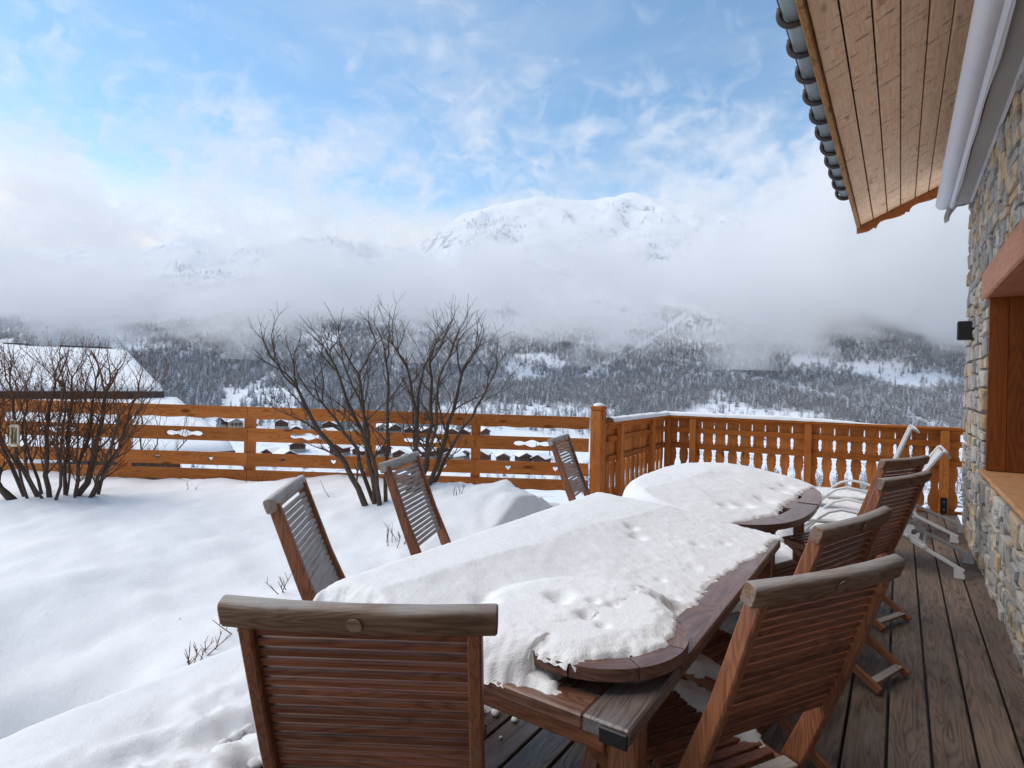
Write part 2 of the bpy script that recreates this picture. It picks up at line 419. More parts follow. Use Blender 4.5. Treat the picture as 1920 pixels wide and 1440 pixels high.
# ================================================================ WOOD
def wood(name, c1, c2, rough=.6, grain=1.0, knots=0.0, weather=None, wamt=0.0, bmp=.35, var=.25, spec=.25, streak=None, wet=False, upw=0.0):
    """procedural timber; every piece has its long axis on local x"""
    m, nt, b = newmat(name, rough, spec)
    oi = nd(nt, 'ObjectInfo').outputs['Random']; tc = nd(nt, 'TexCoord').outputs['Object']
    off = nd(nt, 'CombineXYZ', i0=mth(nt, 'MULTIPLY', oi, 37.0), i1=mth(nt, 'MULTIPLY', oi, 11.3), i2=mth(nt, 'MULTIPLY', oi, 23.0)).outputs[0]
    p = vadd(nt, tc, off)
    g1 = noi(nt, vmul(nt, p, (.9 * grain, 16 * grain, 16 * grain)), 3.0, 6, .62, .5)
    wv = noi(nt, vmul(nt, p, (.35 * grain, 3.2 * grain, 3.2 * grain)), 3.0, 2, .5, .3)
    rings = mth(nt, 'ABSOLUTE', mth(nt, 'SINE', mth(nt, 'MULTIPLY', wv, 46.0)))
    f = mth(nt, 'ADD', mth(nt, 'MULTIPLY', g1, .72), mth(nt, 'MULTIPLY', rings, .28))
    big = noi(nt, vmul(nt, p, (.8, 2.5, 2.5)), 2.0, 3, .5)
    f = mth(nt, 'ADD', f, mth(nt, 'MULTIPLY', mth(nt, 'SUBTRACT', big, .5), .5))
    col = ramp(nt, f, [(.28, c1), (.72, c2)])
    br = mth(nt, 'ADD', 1.0 - var, mth(nt, 'MULTIPLY', nd(nt, 'TexWhiteNoise', _noise_dimensions='1D', W=mth(nt, 'MULTIPLY', oi, 91.7)).outputs[0], 2 * var))
    col = mix(nt, 1.0, col, nd(nt, 'CombineXYZ', i0=br, i1=br, i2=br).outputs[0], 'MULTIPLY')
    if knots:
        vo = nd(nt, 'TexVoronoi', Vector=vmul(nt, p, (2.2, 6.5, 6.5)), Scale=1.0, Randomness=1.0).outputs['Distance']
        k = nd(nt, 'MapRange', Value=vo, i1=.07, i2=.17, i3=knots, i4=0.0).outputs[0]
        col = mix(nt, k, col, (c1[0] * .32, c1[1] * .3, c1[2] * .3))
    if streak:
        sv = noi(nt, vmul(nt, p, (22, 5, 5)), 1.0, 5, .7, .4)
        k = nd(nt, 'MapRange', Value=sv, i1=.57, i2=.67, i3=0.0, i4=.75).outputs[0]
        col = mix(nt, k, col, streak)
    if weather:
        wz = noi(nt, vmul(nt, p, (2.0, 6, 6)), 2.3, 5, .65)
        if upw: wz = mth(nt, 'ADD', wz, mth(nt, 'MULTIPLY', nd(nt, 'SeparateXYZ', i0=nd(nt, 'NewGeometry').outputs['Normal']).outputs[2], upw))
        k = nd(nt, 'MapRange', Value=mth(nt, 'ADD', wz, wamt), i1=.45, i2=.75).outputs[0]
        gw = mix(nt, g1, tuple(c * .55 for c in weather), tuple(c * 1.35 for c in weather))
        col = mix(nt, k, col, gw)
    lk(nt, col, b.inputs['Base Color'])
    if wet:                                                   # meltwater lying on the boards near the snow
        pos = nd(nt, 'NewGeometry').outputs['Position']; px = nd(nt, 'SeparateXYZ', i0=pos).outputs[0]
        wn = noi(nt, vmul(nt, pos, (1, .35, 1)), 3.2, 5, .6)
        wm = mth(nt, 'ADD', wn, nd(nt, 'MapRange', Value=px, i1=-1.3, i2=.1, i3=.16, i4=-.22).outputs[0])
        wm = nd(nt, 'MapRange', Value=wm, i1=.48, i2=.58).outputs[0]
        lk(nt, mth(nt, 'SUBTRACT', rough, mth(nt, 'MULTIPLY', wm, rough - .26)), b.inputs['Roughness'])
        col = mix(nt, wm, col, mix(nt, 1.0, col, (.62, .6, .58), 'MULTIPLY')); lk(nt, col, b.inputs['Base Color'])
    bump(nt, b, f, bmp, .003)
    return m
PINE = wood('stained_larch', (.34, .100, .023), (.53, .185, .046), .65, knots=.85, weather=(.34, .18, .075), wamt=-.14, var=.2, spec=.12, bmp=.2)
PINE_DK = wood('stained_larch_rail', (.28, .077, .015), (.46, .142, .028), .6, knots=.7, spec=.12, var=.14, bmp=.2)
TEAK = wood('oiled_teak', (.145, .05, .024), (.33, .128, .06), .45, 1.6, weather=(.22, .17, .13), wamt=-.14, var=.2, spec=.35)
TEAK_BK = wood('oiled_teak_slats', (.105, .033, .016), (.25, .088, .042), .4, 1.6, weather=(.2, .15, .12), wamt=-.18, var=.25, spec=.4)
TEAK_GR = wood('silvered_teak', (.13, .070, .040), (.29, .175, .11), .7, 1.8, weather=(.36, .33, .31), wamt=-.06, upw=.34, var=.15, bmp=.5)
FROST = wood('frosted_teak', (.17, .11, .075), (.36, .27, .2), .75, 1.8, weather=(.50, .475, .46), wamt=.04, upw=.3, var=.15, bmp=.5)
TEAK_TOP = wood('wet_teak', (.085, .036, .022), (.21, .098, .06), .3, 1.4, weather=(.24, .2, .19), wamt=-.05, var=.2, spec=.5)
DECK_M = wood('weathered_deck', (.05, .034, .024), (.175, .122, .088), .6, 1.0, knots=.7, weather=(.15, .125, .108), wamt=-.03, var=.25, bmp=.6, spec=.45, wet=True)
SOFFIT = wood('limed_soffit', (.72, .45, .275), (.86, .61, .42), .7, .8, knots=.55, var=.05, bmp=.15, streak=(.16, .07, .04))
FASCIA = wood('rough_fascia', (.22, .10, .03), (.42, .23, .08), .8, 2.0, knots=.9, var=.1, bmp=.8, streak=(.09, .045, .02))
BARGE = wood('barge_wood', (.27, .088, .028), (.40, .15, .055), .6, knots=.4, var=.05, bmp=.15)
LINTEL = wood('lintel_wood', (.36, .13, .06), (.50, .21, .105), .6, .7, knots=.25, var=.05, bmp=.15)
JAMB = wood('jamb_wood', (.17, .040, .006), (.28, .073, .012), .6, .6, knots=.3, var=.12, bmp=.1)
DARKWOOD = wood('dark_chalet_wood', (.05, .022, .012), (.13, .06, .035), .8, var=.3)
def plain(name, col, rough=.5, metal=0.0, spec=.4, nz=0.0, nsc=8.0):
    m, nt, b = newmat(name, rough, spec); b.inputs['Metallic'].default_value = metal
    tc = nd(nt, 'TexCoord').outputs['Object']; f = noi(nt, tc, nsc, 5, .65)
    lk(nt, mix(nt, f, tuple(c * (1 - nz) for c in col), tuple(min(1, c * (1 + nz)) for c in col)), b.inputs['Base Color'])
    return m
ZINC = plain('zinc', (.20, .235, .235), .42, .35, nz=.35, nsc=5); BROWN_METAL = plain('brown_painted_metal', (.05, .034, .03), .5, nz=.2)
BLACK = plain('black_metal', (.012, .012, .013), .4, nz=.2); STEEL = plain('steel', (.5, .5, .5), .3, .9, nz=.1)
WHITE_TUBE = plain('white_lacquer', (.66, .66, .65), .35, nz=.06); SLING = plain('white_sling', (.62, .61, .6), .8, nz=.1)
AWN = plain('awning_cloth', (.74, .75, .80), .6, nz=.05); AWN_BOX = plain('awning_casing', (.40, .385, .375), .55, nz=.12, nsc=3); BRASS = plain('old_brass', (.22, .14, .05), .4, .8, nz=.2)
CREAM = plain('cream_plastic', (.62, .56, .42), .5, nz=.05); TAN = plain('tan_card', (.42, .26, .08), .6, nz=.2)

# ================================================================ GARDEN SNOW
rng = random.Random(7)
def loc_uv(x, y): p = Vector((x, y, 0)); return p.dot(FW), p.dot(RT)
DX = -2.80                                                    # left edge of the deck
def garden_z(x, y):
    u, v = loc_uv(x, y)
    dist = max(0, DX - x)
    t = sstep(0.0, 2.6, dist)
    z = -.05 + .28 * t * sstep(1.0, 6.4, u + .35 * dist) + .08 * sstep(4, 6.5, u)
    z += .075 * fbm(x * .8, y * .8, 3.3, 3) + .026 * fbm(x * 2.3, y * 2.3, 6.1, 3) + .008 * fbm(x * 7, y * 7, 1.1, 4)
    # trough beside the deck and a deeper hollow at its near end
    z -= .30 * math.exp(-((x + 3.3) / .45) ** 2) * (1 - sstep(.6, 1.7, y))
    z -= .30 * math.exp(-((x + 3.25) / .30) ** 2 - ((y - .98) / .28) ** 2) + .10 * math.exp(-((x + 3.9) / .3) ** 2 - ((y - 1.1) / .3) ** 2)
    # shovelled heap near the big post
    m1 = W2(5.55, -.30); m2 = W2(5.35, .25)
    z += .40 * math.exp(-(((x - m1.x) ** 2 + (y - m1.y) ** 2) / .62)) * (1 + .12 * fbm(x * 3, y * 3, 5, 3)) + .16 * math.exp(-((x - m2.x) ** 2 + (y - m2.y) ** 2) / .25)
    z += .05 * math.exp(-((x - m1.x) ** 2 + (y - m1.y) ** 2) / .8) * fbm(x * 7, y * 7, 2.2, 4)
    if u > 6.75: z -= (u - 6.75) * .42                        # the bank drops away behind the fence
    return z
def hfield(name, x0, x1, y0, y1, st, fn, mat, keep=None, smooth=True):
    nx = int((x1 - x0) / st) + 1; ny = int((y1 - y0) / st) + 1; V = []; Fc = []; K = []
    for i in range(nx):
        for j in range(ny):
            x = x0 + i * st; y = y0 + j * st; r = fn(x, y)
            z, k = r if isinstance(r, tuple) else (r, True)
            V.append((x, y, z)); K.append(k)
    used = {}
    for i in range(nx - 1):
        for j in range(ny - 1):
            q = (i * ny + j, (i + 1) * ny + j, (i + 1) * ny + j + 1, i * ny + j + 1)
            if any(K[k] for k in q): Fc.append(q)
    for f in Fc:
        for k in f: used.setdefault(k, len(used))
    me = mesh(name, [V[k] for k in used], [tuple(used[k] for k in f) for f in Fc], smooth)
    return link(name, me, mat)
def garden_fn(x, y):
    u, v = loc_uv(x, y)
    if x > DX - .01: return (-.25, False)
    return (garden_z(x, y), u < 10 and u > -1.5)
o = hfield('garden_snow', -11.5, DX + .06, -3.5, 8.5, .045, garden_fn, SNOW)
tag(o, 'deep soft garden snow left of the deck', 'snow', kind='structure')

# ================================================================ DECK
deck = link('deck', MB().box((DX, -1.6, -.42), (.6, 9.0, -.045)).mesh('deck_base'), BLACK)
tag(deck, 'weathered timber deck beside the stone wall', 'deck', kind='structure')
for i in range(22):
    x = .528 - .1553 * i
    cuts = [-1.6, rng.uniform(1.0, 5.2), 9.0]
    if rng.random() < .45: cuts.insert(2, rng.uniform(6.0, 7.8))
    for a, b in zip(cuts, cuts[1:]):
        o = board('plank', deck, (x, a + .002, -.0175), (x, b - .002, -.0175), .1445, .035, DECK_M, e=.004)
board('edge_board', deck, (DX - .016, -1.6, -.12), (DX - .016, 6.05, -.12), .2, .03, DECK_M, up=(1, 0, 0))

# ================================================================ FENCE along the garden
def heart(cx, cy, s):
    return [(cx + s * (16 * math.sin(t) ** 3) / 17, cy + s * (13 * math.cos(t) - 5 * math.cos(2 * t) - 2 * math.cos(3 * t) - math.cos(4 * t)) / 17) for t in [2 * math.pi * k / 22 for k in range(22)]][::-1]
def ornament(cx, cy, L, h):
    top = []
    n = 26
    for k in range(n + 1):
        t = k / n; a = abs(t - .5) * 2
        y = .50 + .5 * math.cos(math.pi * min(1, a / .42)) * 1.0 if a < .42 else .34 + .30 * math.sin(math.pi * (a - .42) / .58)
        if a < .42: y = .34 + .66 * math.cos(math.pi / 2 * a / .42) ** 1.4
        if a > .97: y = .05
        top.append((cx + (t - .5) * L, cy + y * h / 2))
    bot = [(x, 2 * cy - y) for x, y in top[::-1]]
    return (top + bot)[::-1]
def scallop(L, w, edges):
    """board outline, long axis x, lower edge waved"""
    pts = []
    n = max(12, int(L / .045))
    for k in range(n + 1):
        x = -L / 2 + L * k / n; t = (k / n) * round(L / .34)
        y = -w / 2 + (.012 * (1 - abs(math.sin(math.pi * t))) ** .8 - .004 if 'w' in edges else 0)
        pts.append((x, y))
    return pts + [(L / 2, w / 2), (-L / 2, w / 2)]
P0 = Vector((-2.93, 6.12, 0))                                # where the fence meets the big post
FD = -RT                                                     # runs to the left
fence = empty('garden_fence', P0 - Vector((0, 0, 0)), label='orange stained plank fence with heart cutouts across the garden', cat='fence')
stops = [0.0, 1.37, 2.60, 4.00, 5.46, 6.95, 8.4]
rows = ((1.02, .14, 'w'), (.765, .155, 'o'), (.480, .148, 'h'), (.296, .125, 'w'))
slope = .010
for k, s in enumerate(stops[1:]):
    p = P0 + FD * s - FW * 0 
    c = p + FW * .055
    board('post', fence, c + Vector((0, 0, -.15 if k not in (3, 4) else .16)), c + Vector((0, 0, 1.06 + slope * s)), .105, .09, PINE, up=FW)
    if k in (2, 3):
        b = board('post_bracket', fence, c - FW * .05 + RT * .0 + Vector((0, 0, .06)), c - FW * .05 + Vector((0, 0, .28)), .075, .012, BLACK, up=FW)
for k in range(len(stops) - 1):
    a, b = stops[k] + (.0 if k else .06), stops[k + 1]; L = b - a - .004
    for ri, (zc, w, kind) in enumerate(rows):
        loops = [scallop(L, w, kind)]
        if kind == 'o': loops.append(ornament(0, .0, .43, .085))
        if kind == 'h': loops += [heart(-L * .21, .004, .034), heart(L * .21, .004, .034)]
        me = prism('fence_board', loops, .030)
        mid = P0 + FD * (a + b) / 2 + Vector((0, 0, zc + slope * (a + b) / 2)) - FW * (.005 + .001 * (k % 2))
        X = (RT - Vector((0, 0, slope))).normalized(); Y = Vector((0, 0, 1)); Y = (Y - X * Y.dot(X)).normalized(); Z = X.cross(Y)
        mw = Matrix(((X.x, Y.x, Z.x, mid.x), (X.y, Y.y, Z.y, mid.y), (X.z, Y.z, Z.z, mid.z), (0, 0, 0, 1)))
        link('fence_board', me, PINE, fence, mw)

# ================================================================ BIG POST
bp = empty('gate_post', (-2.89, 6.14, 0), label='thick orange square post with small snow cap where fence meets railing', cat='post')
board('shaft', bp, (-2.89, 6.14, -.1), (-2.89, 6.14, 1.17), .142, .142, PINE, up=(0, 1, 0), e=.012)
o = board('cap', bp, (-2.89, 6.14, 1.17), (-2.89, 6.14, 1.225), .15, .15, PINE_DK, up=(0, 1, 0), e=.012)
def dome(r, h, n=16, m=6):
    V = [(0, 0, h)]; Fc = []
    for i in range(1, m + 1):
        a = math.pi / 2 * i / m
        for k in range(n): V.append((r * math.sin(a) * math.cos(6.2832 * k / n), r * math.sin(a) * math.sin(6.2832 * k / n), h * math.cos(a)))
    for k in range(n): Fc.append((0, 1 + k, 1 + (k + 1) % n))
    for i in range(m - 1):
        for k in range(n): a = 1 + i * n + k; b = 1 + i * n + (k + 1) % n; Fc.append((a, a + n, b + n, b))
    return mesh('dome', V, Fc, True)
tag(link('snow_cap', dome(.066, .034), SNOW, None, Matrix.Translation((-2.89, 6.14, 1.224))), 'little round snow cap on the thick corner post', 'snow')

# ================================================================ BALCONY RAILING
RA, RB, RC = Vector((-2.80, 6.22, 0)), Vector((-2.83, 8.32, 0)), Vector((.72, 8.765, 0))
rail = empty('balcony_railing', RB, label='carved orange balcony railing with vase shaped openings round the deck', cat='railing')
PROFILE = [(.02, .046), (.035, .046), (.06, .040), (.075, .026), (.10, .019), (.15, .015), (.19, .018), (.24, .034), (.29, .045), (.33, .047), (.37, .043), (.41, .030), (.44, .021),
           (.455, .027), (.465, .027), (.475, .021), (.50, .020), (.515, .026), (.525, .026), (.532, .022), (.555, .032), (.575, .034), (.592, .030), (.605, .012), (.63, .010), (.632, .0), (.652, 0.0), (.654, .009),
           (.675, .008), (.69, .016), (.70, .019), (.712, .014), (.735, .015), (.765, .019), (.785, .015), (.80, .008), (.815, .005), (.817, 0), (.868, 0), (.870, .006), (.90, .0065), (.95, .005), (.96, .005), (.962, 0.0), (1.0, 0.0)]
def baluster(pitch):
    h = pitch / 2 - .0006
    left = [(z, -(h - d)) for z, d in PROFILE]; right = [(z, h - d) for z, d in PROFILE]
    return prism('baluster_board', [right[::-1] + left] if False else [[(0.012, -h)] + left[1:] + right[1:][::-1] + [(0.012, h)]], .022)
BAL = {}
def run(A, B, first, pitch, posts, side):
    d = (B - A); L = d.length; d.normalize(); nrm = Vector((-d.y, d.x, 0)) * side    # outwards
    up = Vector((0, 0, 1))
    board('handrail', rail, A + up * 1.026, B + up * 1.026, .13, .032, PINE_DK, e=.008)
    board('under_rail', rail, A + up * .985, B + up * .985, .04, .05, PINE_DK)
    for zc in (.838, .608): board('mid_rail', rail, A + up * zc, B + up * zc, .03, .07, PINE_DK)
    board('bottom_rail', rail, A + up * .02, B + up * .02, .03, .035, PINE_DK)
    s = first
    while s < L - .02:
        c = A + d * s + nrm * .03
        Z = nrm; X = up; Y = Z.cross(X)
        if pitch not in BAL: BAL[pitch] = baluster(pitch)
        mw = Matrix(((X.x, Y.x, Z.x, c.x), (X.y, Y.y, Z.y, c.y), (X.z, Y.z, Z.z, c.z), (0, 0, 0, 1)))
        link('baluster_board', BAL[pitch], PINE, rail, mw); s += pitch
    for s in posts:
        c = A + d * s - nrm * .025
        board('post', rail, c + up * .0, c + up * 1.005, .085, .07, PINE, up=nrm)
        if s > 2.5: 
            q = board('post_bracket', rail, c - nrm * .04 + up * .01, c - nrm * .04 + up * .2, .07, .012, BLACK, up=nrm)
            for zz in (.06, .15): link('bolt', tube('bolt', [c - nrm * .046 + up * zz - WM[q.name].translation, c - nrm * .056 + up * zz - WM[q.name].translation], .009, 6), STEEL, q, Matrix.Translation(WM[q.name].translation))
run(RA, RB, .06, .16, [.30, 1.42], 1)
run(RB, RC, .085, .1655, [.03, .38, 1.846, 3.31], 1)
# snow along the handrail
def rail_snow(A, B, fade):
    d = (B - A); L = d.length; d.normalize(); n = Vector((-d.y, d.x, 0)); V = []; Fc = []
    N = int(L / .03); M = 9
    for i in range(N + 1):
        t = i / N; h = .054 * fade(t) * (1 + .25 * fbm(t * L * 2.5, 3, 1, 3)); w = .068 * (1 + .12 * fbm(t * L * 5, 9, 1, 3)) * min(1, h / .012)
        for k in range(M):
            a = math.pi * k / (M - 1)
            p = A + d * (L * t) + n * (-math.cos(a) * w) + Vector((0, 0, 1.0425 + h * math.sin(a) ** .55 + .004 * fbm(t * L * 14, k, 2, 2) - .001))
            V.append(p)
    for i in range(N):
        for k in range(M - 1): a = i * M + k; Fc.append((a, a + M, a + M + 1, a + 1))
    return V, Fc
mb = MB().add(rail_snow(RA - Vector((0, 0, .0)), RB, lambda t: 1.0)).add(rail_snow(RB, RC, lambda t: 1.0 - sstep(.45, .78, t)))
tag(link('railing_snow', mb.mesh('railing_snow', True), SNOW), 'strip of snow lying along the balcony handrail', 'snow', kind='stuff')
# ================================================================ CHALET (stone wall, window, eave)
house = empty('stone_chalet', (.6, 8.0, 0), label='stone chalet wall with timber lintel and wide boarded eave', cat='house')
STONE = None
def stone_mat():
    m, nt, b = newmat('rubble_stone', .85, .25)
    oi = nd(nt, 'ObjectInfo').outputs['Random']; tc = nd(nt, 'TexCoord').outputs['Object']
    off = nd(nt, 'CombineXYZ', i0=mth(nt, 'MULTIPLY', oi, 31.0), i1=mth(nt, 'MULTIPLY', oi, 17.0), i2=mth(nt, 'MULTIPLY', oi, 53.0)).outputs[0]
    p = vadd(nt, tc, off)
    base = ramp(nt, nd(nt, 'TexWhiteNoise', _noise_dimensions='1D', W=mth(nt, 'MULTIPLY', oi, 77.0)).outputs[0],
                [(0, (.34, .325, .31)), (.17, (.47, .44, .40)), (.42, (.56, .51, .44)), (.58, (.54, .43, .30)), (.70, (.55, .40, .235)), (.82, (.38, .365, .35)), (1, (.60, .54, .46))], 'CONSTANT')
    n1 = noi(nt, p, 9, 8, .68, .4); n2 = noi(nt, p, 3.0, 4, .6); n3 = noi(nt, vmul(nt, p, (1, .7, 1.5)), 26, 5, .7)
    col = mix(nt, nd(nt, 'MapRange', Value=n2, i1=.5, i2=.68, i3=0.0, i4=.7).outputs[0], base, (.46, .32, .16))
    col = mix(nt, nd(nt, 'MapRange', Value=n1, i1=.53, i2=.64, i3=0.0, i4=.8).outputs[0], col, (.13, .13, .14))
    col = mix(nt, nd(nt, 'MapRange', Value=n3, i1=.58, i2=.74, i3=0.0, i4=.5).outputs[0], col, (.58, .56, .53))
    lk(nt, col, b.inputs['Base Color'])
    bump(nt, b, mth(nt, 'ADD', n1, mth(nt, 'MULTIPLY', n3, .5)), .9, .012)
    return m
STONE = stone_mat()
MORTAR = plain('mortar', (.17, .165, .16), .95, nz=.35, nsc=30)
WX = .60; OY0, OY1, OZ0, OZ1 = 2.3, 6.20, .80, 2.50
mb = MB()
mb.box((WX + .02, OY1, -.3), (1.15, 7.99, 4.2)); mb.box((WX + .02, -1.5, -.3), (1.15, OY1 - .001, OZ0 - .04)); mb.box((WX + .02, -1.5, OZ1 + .002), (1.15, OY1 - .001, 4.2)); mb.box((WX + .02, -1.5, OZ0 - .038), (1.15, OY0, OZ1))
mb.box((1.09, OY0 + .002, OZ0 - .036), (1.149, OY1 - .002, OZ1))  # added backing behind the pane, keeps light from leaking through the opening
wall = link('wall', mb.mesh('wall'), MORTAR, house)
rs = random.Random(21)
def stone(yc, zc, w, h):
    """roughly squared rubble stone: uneven outline, broken arrises, near flat face"""
    j = lambda k: rs.uniform(-k, k); a, c = w / 2, h / 2; jw, jh = min(.035, w * .09), min(.025, h * .13)
    cut = lambda: rs.uniform(.04, .24)
    out = []
    for sy, sz in ((1, 1), (-1, 1), (-1, -1), (1, -1)):
        k1, k2 = cut(), cut(); y0, z0 = sy * (a - abs(j(jw))), sz * (c - abs(j(jh)))
        p = (y0 - sy * a * k1, z0 + sz * .0); q = (y0, z0 - sz * c * k2)
        out += [q, p] if sy * sz > 0 else [p, q]
    n = len(out); pr = rs.uniform(.008, .030); V = []; Fc = []; ty, tz = j(.045), j(.06); ins = rs.uniform(.003, .008)
    for lv, d in enumerate((.03, -pr * .55, -pr, -pr - rs.uniform(-.004, .008))):
        for (y, z) in out:
            L = math.hypot(y, z); f = 1 if lv < 2 else max(.2, 1 - ins / L) if lv == 2 else .45
            V.append((d + (ty * y + tz * z if lv else 0) + (j(.005) if lv > 1 else 0), y * f, z * f))
    for i in range(3):
        for k in range(n): p, q = i * n + k, i * n + (k + 1) % n; Fc.append((p, p + n, q + n, q))
    Fc.append(tuple(3 * n + k for k in range(n))[::-1])
    me = mesh('stone', V, [f[::-1] for f in Fc], False)
    bm = bmesh.new(); bm.from_mesh(me); bmesh.ops.recalc_face_normals(bm, faces=bm.faces[:]); bm.to_mesh(me); bm.free()
    link('stone', me, STONE, wall, Matrix.Translation((WX, yc, zc)))
def split(y0, y1, z0, z1):
    w, h = y1 - y0, z1 - z0; A = w * h
    if A < rs.uniform(.018, .07) and w < .5 and h < .30 and w > h * .55 or A < .012:
        stone((y0 + y1) / 2, (z0 + z1) / 2, w - .006, h - .006); return
    k = rs.uniform(.32, .68)
    if w > h * rs.uniform(1.2, 2.3): m = y0 + w * k; split(y0, m, z0, z1); split(m, y1, z0, z1)
    else: m = z0 + h * k; split(y0, y1, z0, m); split(y0, y1, m, z1)
split(OY1 + .004, 7.998, -.06, 1.3); split(OY1 + .004, 7.998, 1.3, OZ1 + .004); split(OY1 + .004, 7.998, OZ1 + .004, 3.95)
split(3.3, OY1, -.06, OZ0 - .04); split(3.3, OY1, OZ1 + .006, 3.95)
# window opening
board('lintel', house, (.765, -1.0, 2.385), (.765, 6.43, 2.385), .40, .245, LINTEL, e=.012)
sillV, sillF = [], []
N = 60
for i in range(N + 1):
    y = 1.0 + (6.30 - 1.0) * i / N; e = .012 * fbm(y * 4, 1, 1, 3)
    for (x, zz) in ((.568 + e, .795), (.563 + e, .812 + e * .4), (.572 + e, .832), (1.1, .836), (1.1, .795)): sillV.append((x, y, zz))
for i in range(N):
    for k in range(5): a, b = i * 5 + k, i * 5 + (k + 1) % 5; sillF.append((a, b, b + 5, a + 5))
sillF += [(0, 1, 2, 3, 4)[::-1], tuple(N * 5 + k for k in range(5))]
SILL = plain('ochre_stone_sill', (.48, .235, .10), .7, nz=.35, nsc=14)
link('window_sill', mesh('window_sill', sillV, sillF), SILL, house)
for i in range(4): board('jamb_board', house, (.60 + .062 + i * .1255, 6.185 + .002 * (i % 2), .838), (.60 + .062 + i * .1255, 6.185 + .002 * (i % 2), 2.262), .125, .03, JAMB, up=(0, -1, 0))
win = board('window_frame', house, (1.04, 6.1, .88), (1.04, 6.1, 2.24), .07, .07, JAMB, up=(1, 0, 0))
board('window_rail', win, (1.04, 2.0, .90), (1.04, 6.06, .90), .07, .07, JAMB, up=(1, 0, 0))
gm, gnt, gb = newmat('window_glass', .05, .6); gb.inputs['Base Color'].default_value = (.02, .025, .03, 1)
link('pane', MB().box((1.055, 2.0, .90), (1.065, 6.07, 2.24)).mesh('pane'), gm, win)

# eave
ES = .462; EN = 8.6
def sof(x): return 3.551 + (x + .461) * ES
nx = Vector((-ES, 0, 1)).normalized(); ax = Vector((1, 0, ES)).normalized()
roof = link('roof', MB().add(([(-.50, -1.6, sof(-.50) + .05), (2.2, -1.6, sof(2.2) + .05), (2.2, EN - .03, sof(2.2) + .05), (-.50, EN - .03, sof(-.50) + .05),
        (-.52, -1.6, sof(-.50) + .22), (2.2, -1.6, sof(2.2) + .22), (2.2, EN - .03, sof(2.2) + .22), (-.52, EN - .03, sof(-.50) + .22)],
        [(3, 2, 1, 0), (4, 5, 6, 7), (0, 1, 5, 4), (1, 2, 6, 5), (2, 3, 7, 6), (3, 0, 4, 7)])).mesh('roof'), DARKWOOD, house)
edges = [-.461, -.324, -.178, -.042, .103, .233, .372, .51, .65, .79]
for a, b in zip(edges, edges[1:]):
    c = (a + b) / 2; p = Vector((c, 0, sof(c))) + nx * .012
    L = (b - a) * math.hypot(1, ES) - .013
    o = board('soffit_board', roof, p + Vector((0, -1.6, 0)), p + Vector((0, EN - .03, 0)), L, .02, SOFFIT, up=-nx, e=.002)
board('fascia', roof, (-.485, -1.6, 3.66), (-.485, EN - .01, 3.66), .28, .04, FASCIA, up=(1, 0, 0), e=.006)
barge = [(-.505, 3.46), (-.453, 3.462), (-.384, 3.474), (-.344, 3.496), (-.327, 3.514), (-.293, 3.503), (-.282, 3.541), (-.255, 3.578), (-.199, 3.597), (-.12, 3.606), (-.034, 3.627), (.004, 3.648), (.009, 3.667), (.047, 3.661),
         (.057, 3.699), (.083, 3.728), (.136, 3.752), (.256, 3.772), (.318, 3.794), (.40, 3.83), (.44, 3.87), (.48, 3.86), (.52, 3.91), (.60, 3.93), (.80, 3.97), (2.2, sof(2.2) - .06), (2.2, sof(2.2) + .25), (-.505, sof(-.505) + .25)]
me = prism('barge_board', [barge], .035)
for v in me.vertices: x, zz, t = v.co; v.co = (x, t, zz)
me.flip_normals()
link('barge_board', me, BARGE, roof, Matrix.Translation((0, EN, 0)))
# gutter with hooped brackets
GX, GZ, GR = -.575, 3.795, .072
V, Fc = [], []
N = 14
for yy in (-1.6, 7.86):
    for k in range(N + 1):
        a = math.pi + math.pi * k / N; V.append((GX + GR * math.cos(a), yy, GZ + GR * math.sin(a)))
for k in range(N): Fc.append((k, k + 1, N + 2 + k, N + 1 + k))
g = link('gutter', mesh('gutter', V, Fc, True), ZINC, roof)
sm = g.modifiers.new('thick', 'SOLIDIFY'); sm.thickness = .004
link('gutter_bead', tube('gutter_bead', [(GX - GR - .006, -1.6, GZ + .002), (GX - GR - .006, 7.86, GZ + .002)], .011, 8), BROWN_METAL, roof)
N = 16
def hoop():
    pts = [(GX + .075 * 1.0, 0, GZ + .03)]
    for k in range(N + 1):
        a = math.pi * 2 - math.pi * 1.08 * k / N; pts.append((GX - .012 + (GR + .016) * math.cos(a), 0, GZ + (GR + .018) * math.sin(a)))
    pts += [(GX - .105, 0, GZ + .035), (GX - .085, 0, GZ + .03)]
    return tube('gutter_bracket', [Vector(p) for p in pts], [.019] * (len(pts) - 2) + [.016, .014], 8)
HB = hoop()
for k in range(-6, 11): link('gutter_bracket', HB, BROWN_METAL, roof, Matrix.Translation((0, 3.90 + .392 * k, 0)))

# ================================================================ AWNING, WALL LAMP
aw = empty('awning', (.45, 7.6, 3.4), label='rolled up white awning in grey casing under the eave', cat='awning')
AY = 7.62
def extrude_y(name, poly, y0, y1, mat, parent, smooth=False):
    """poly of (x, z) run along y"""
    me = prism(name, [poly], y1 - y0)
    for v in me.vertices: x, zz, t = v.co; v.co = (x, t, zz)
    me.flip_normals()
    if smooth: me.polygons.foreach_set('use_smooth', [len(p.vertices) == 4 for p in me.polygons])
    return link(name, me, mat, parent, Matrix.Translation((0, (y0 + y1) / 2, 0)))
roll = [(.335 + .066 * math.cos(a), 3.455 + .066 * math.sin(a)) for a in [2 * math.pi * k / 28 for k in range(28)]]
extrude_y('cloth_roll', roll, -1.6, AY, AWN, aw, True)
extrude_y('front_bar', [(.385, 3.40), (.412, 3.392), (.425, 3.41), (.425, 3.50), (.40, 3.515), (.385, 3.50)], -1.6, AY - .01, AWN, aw)
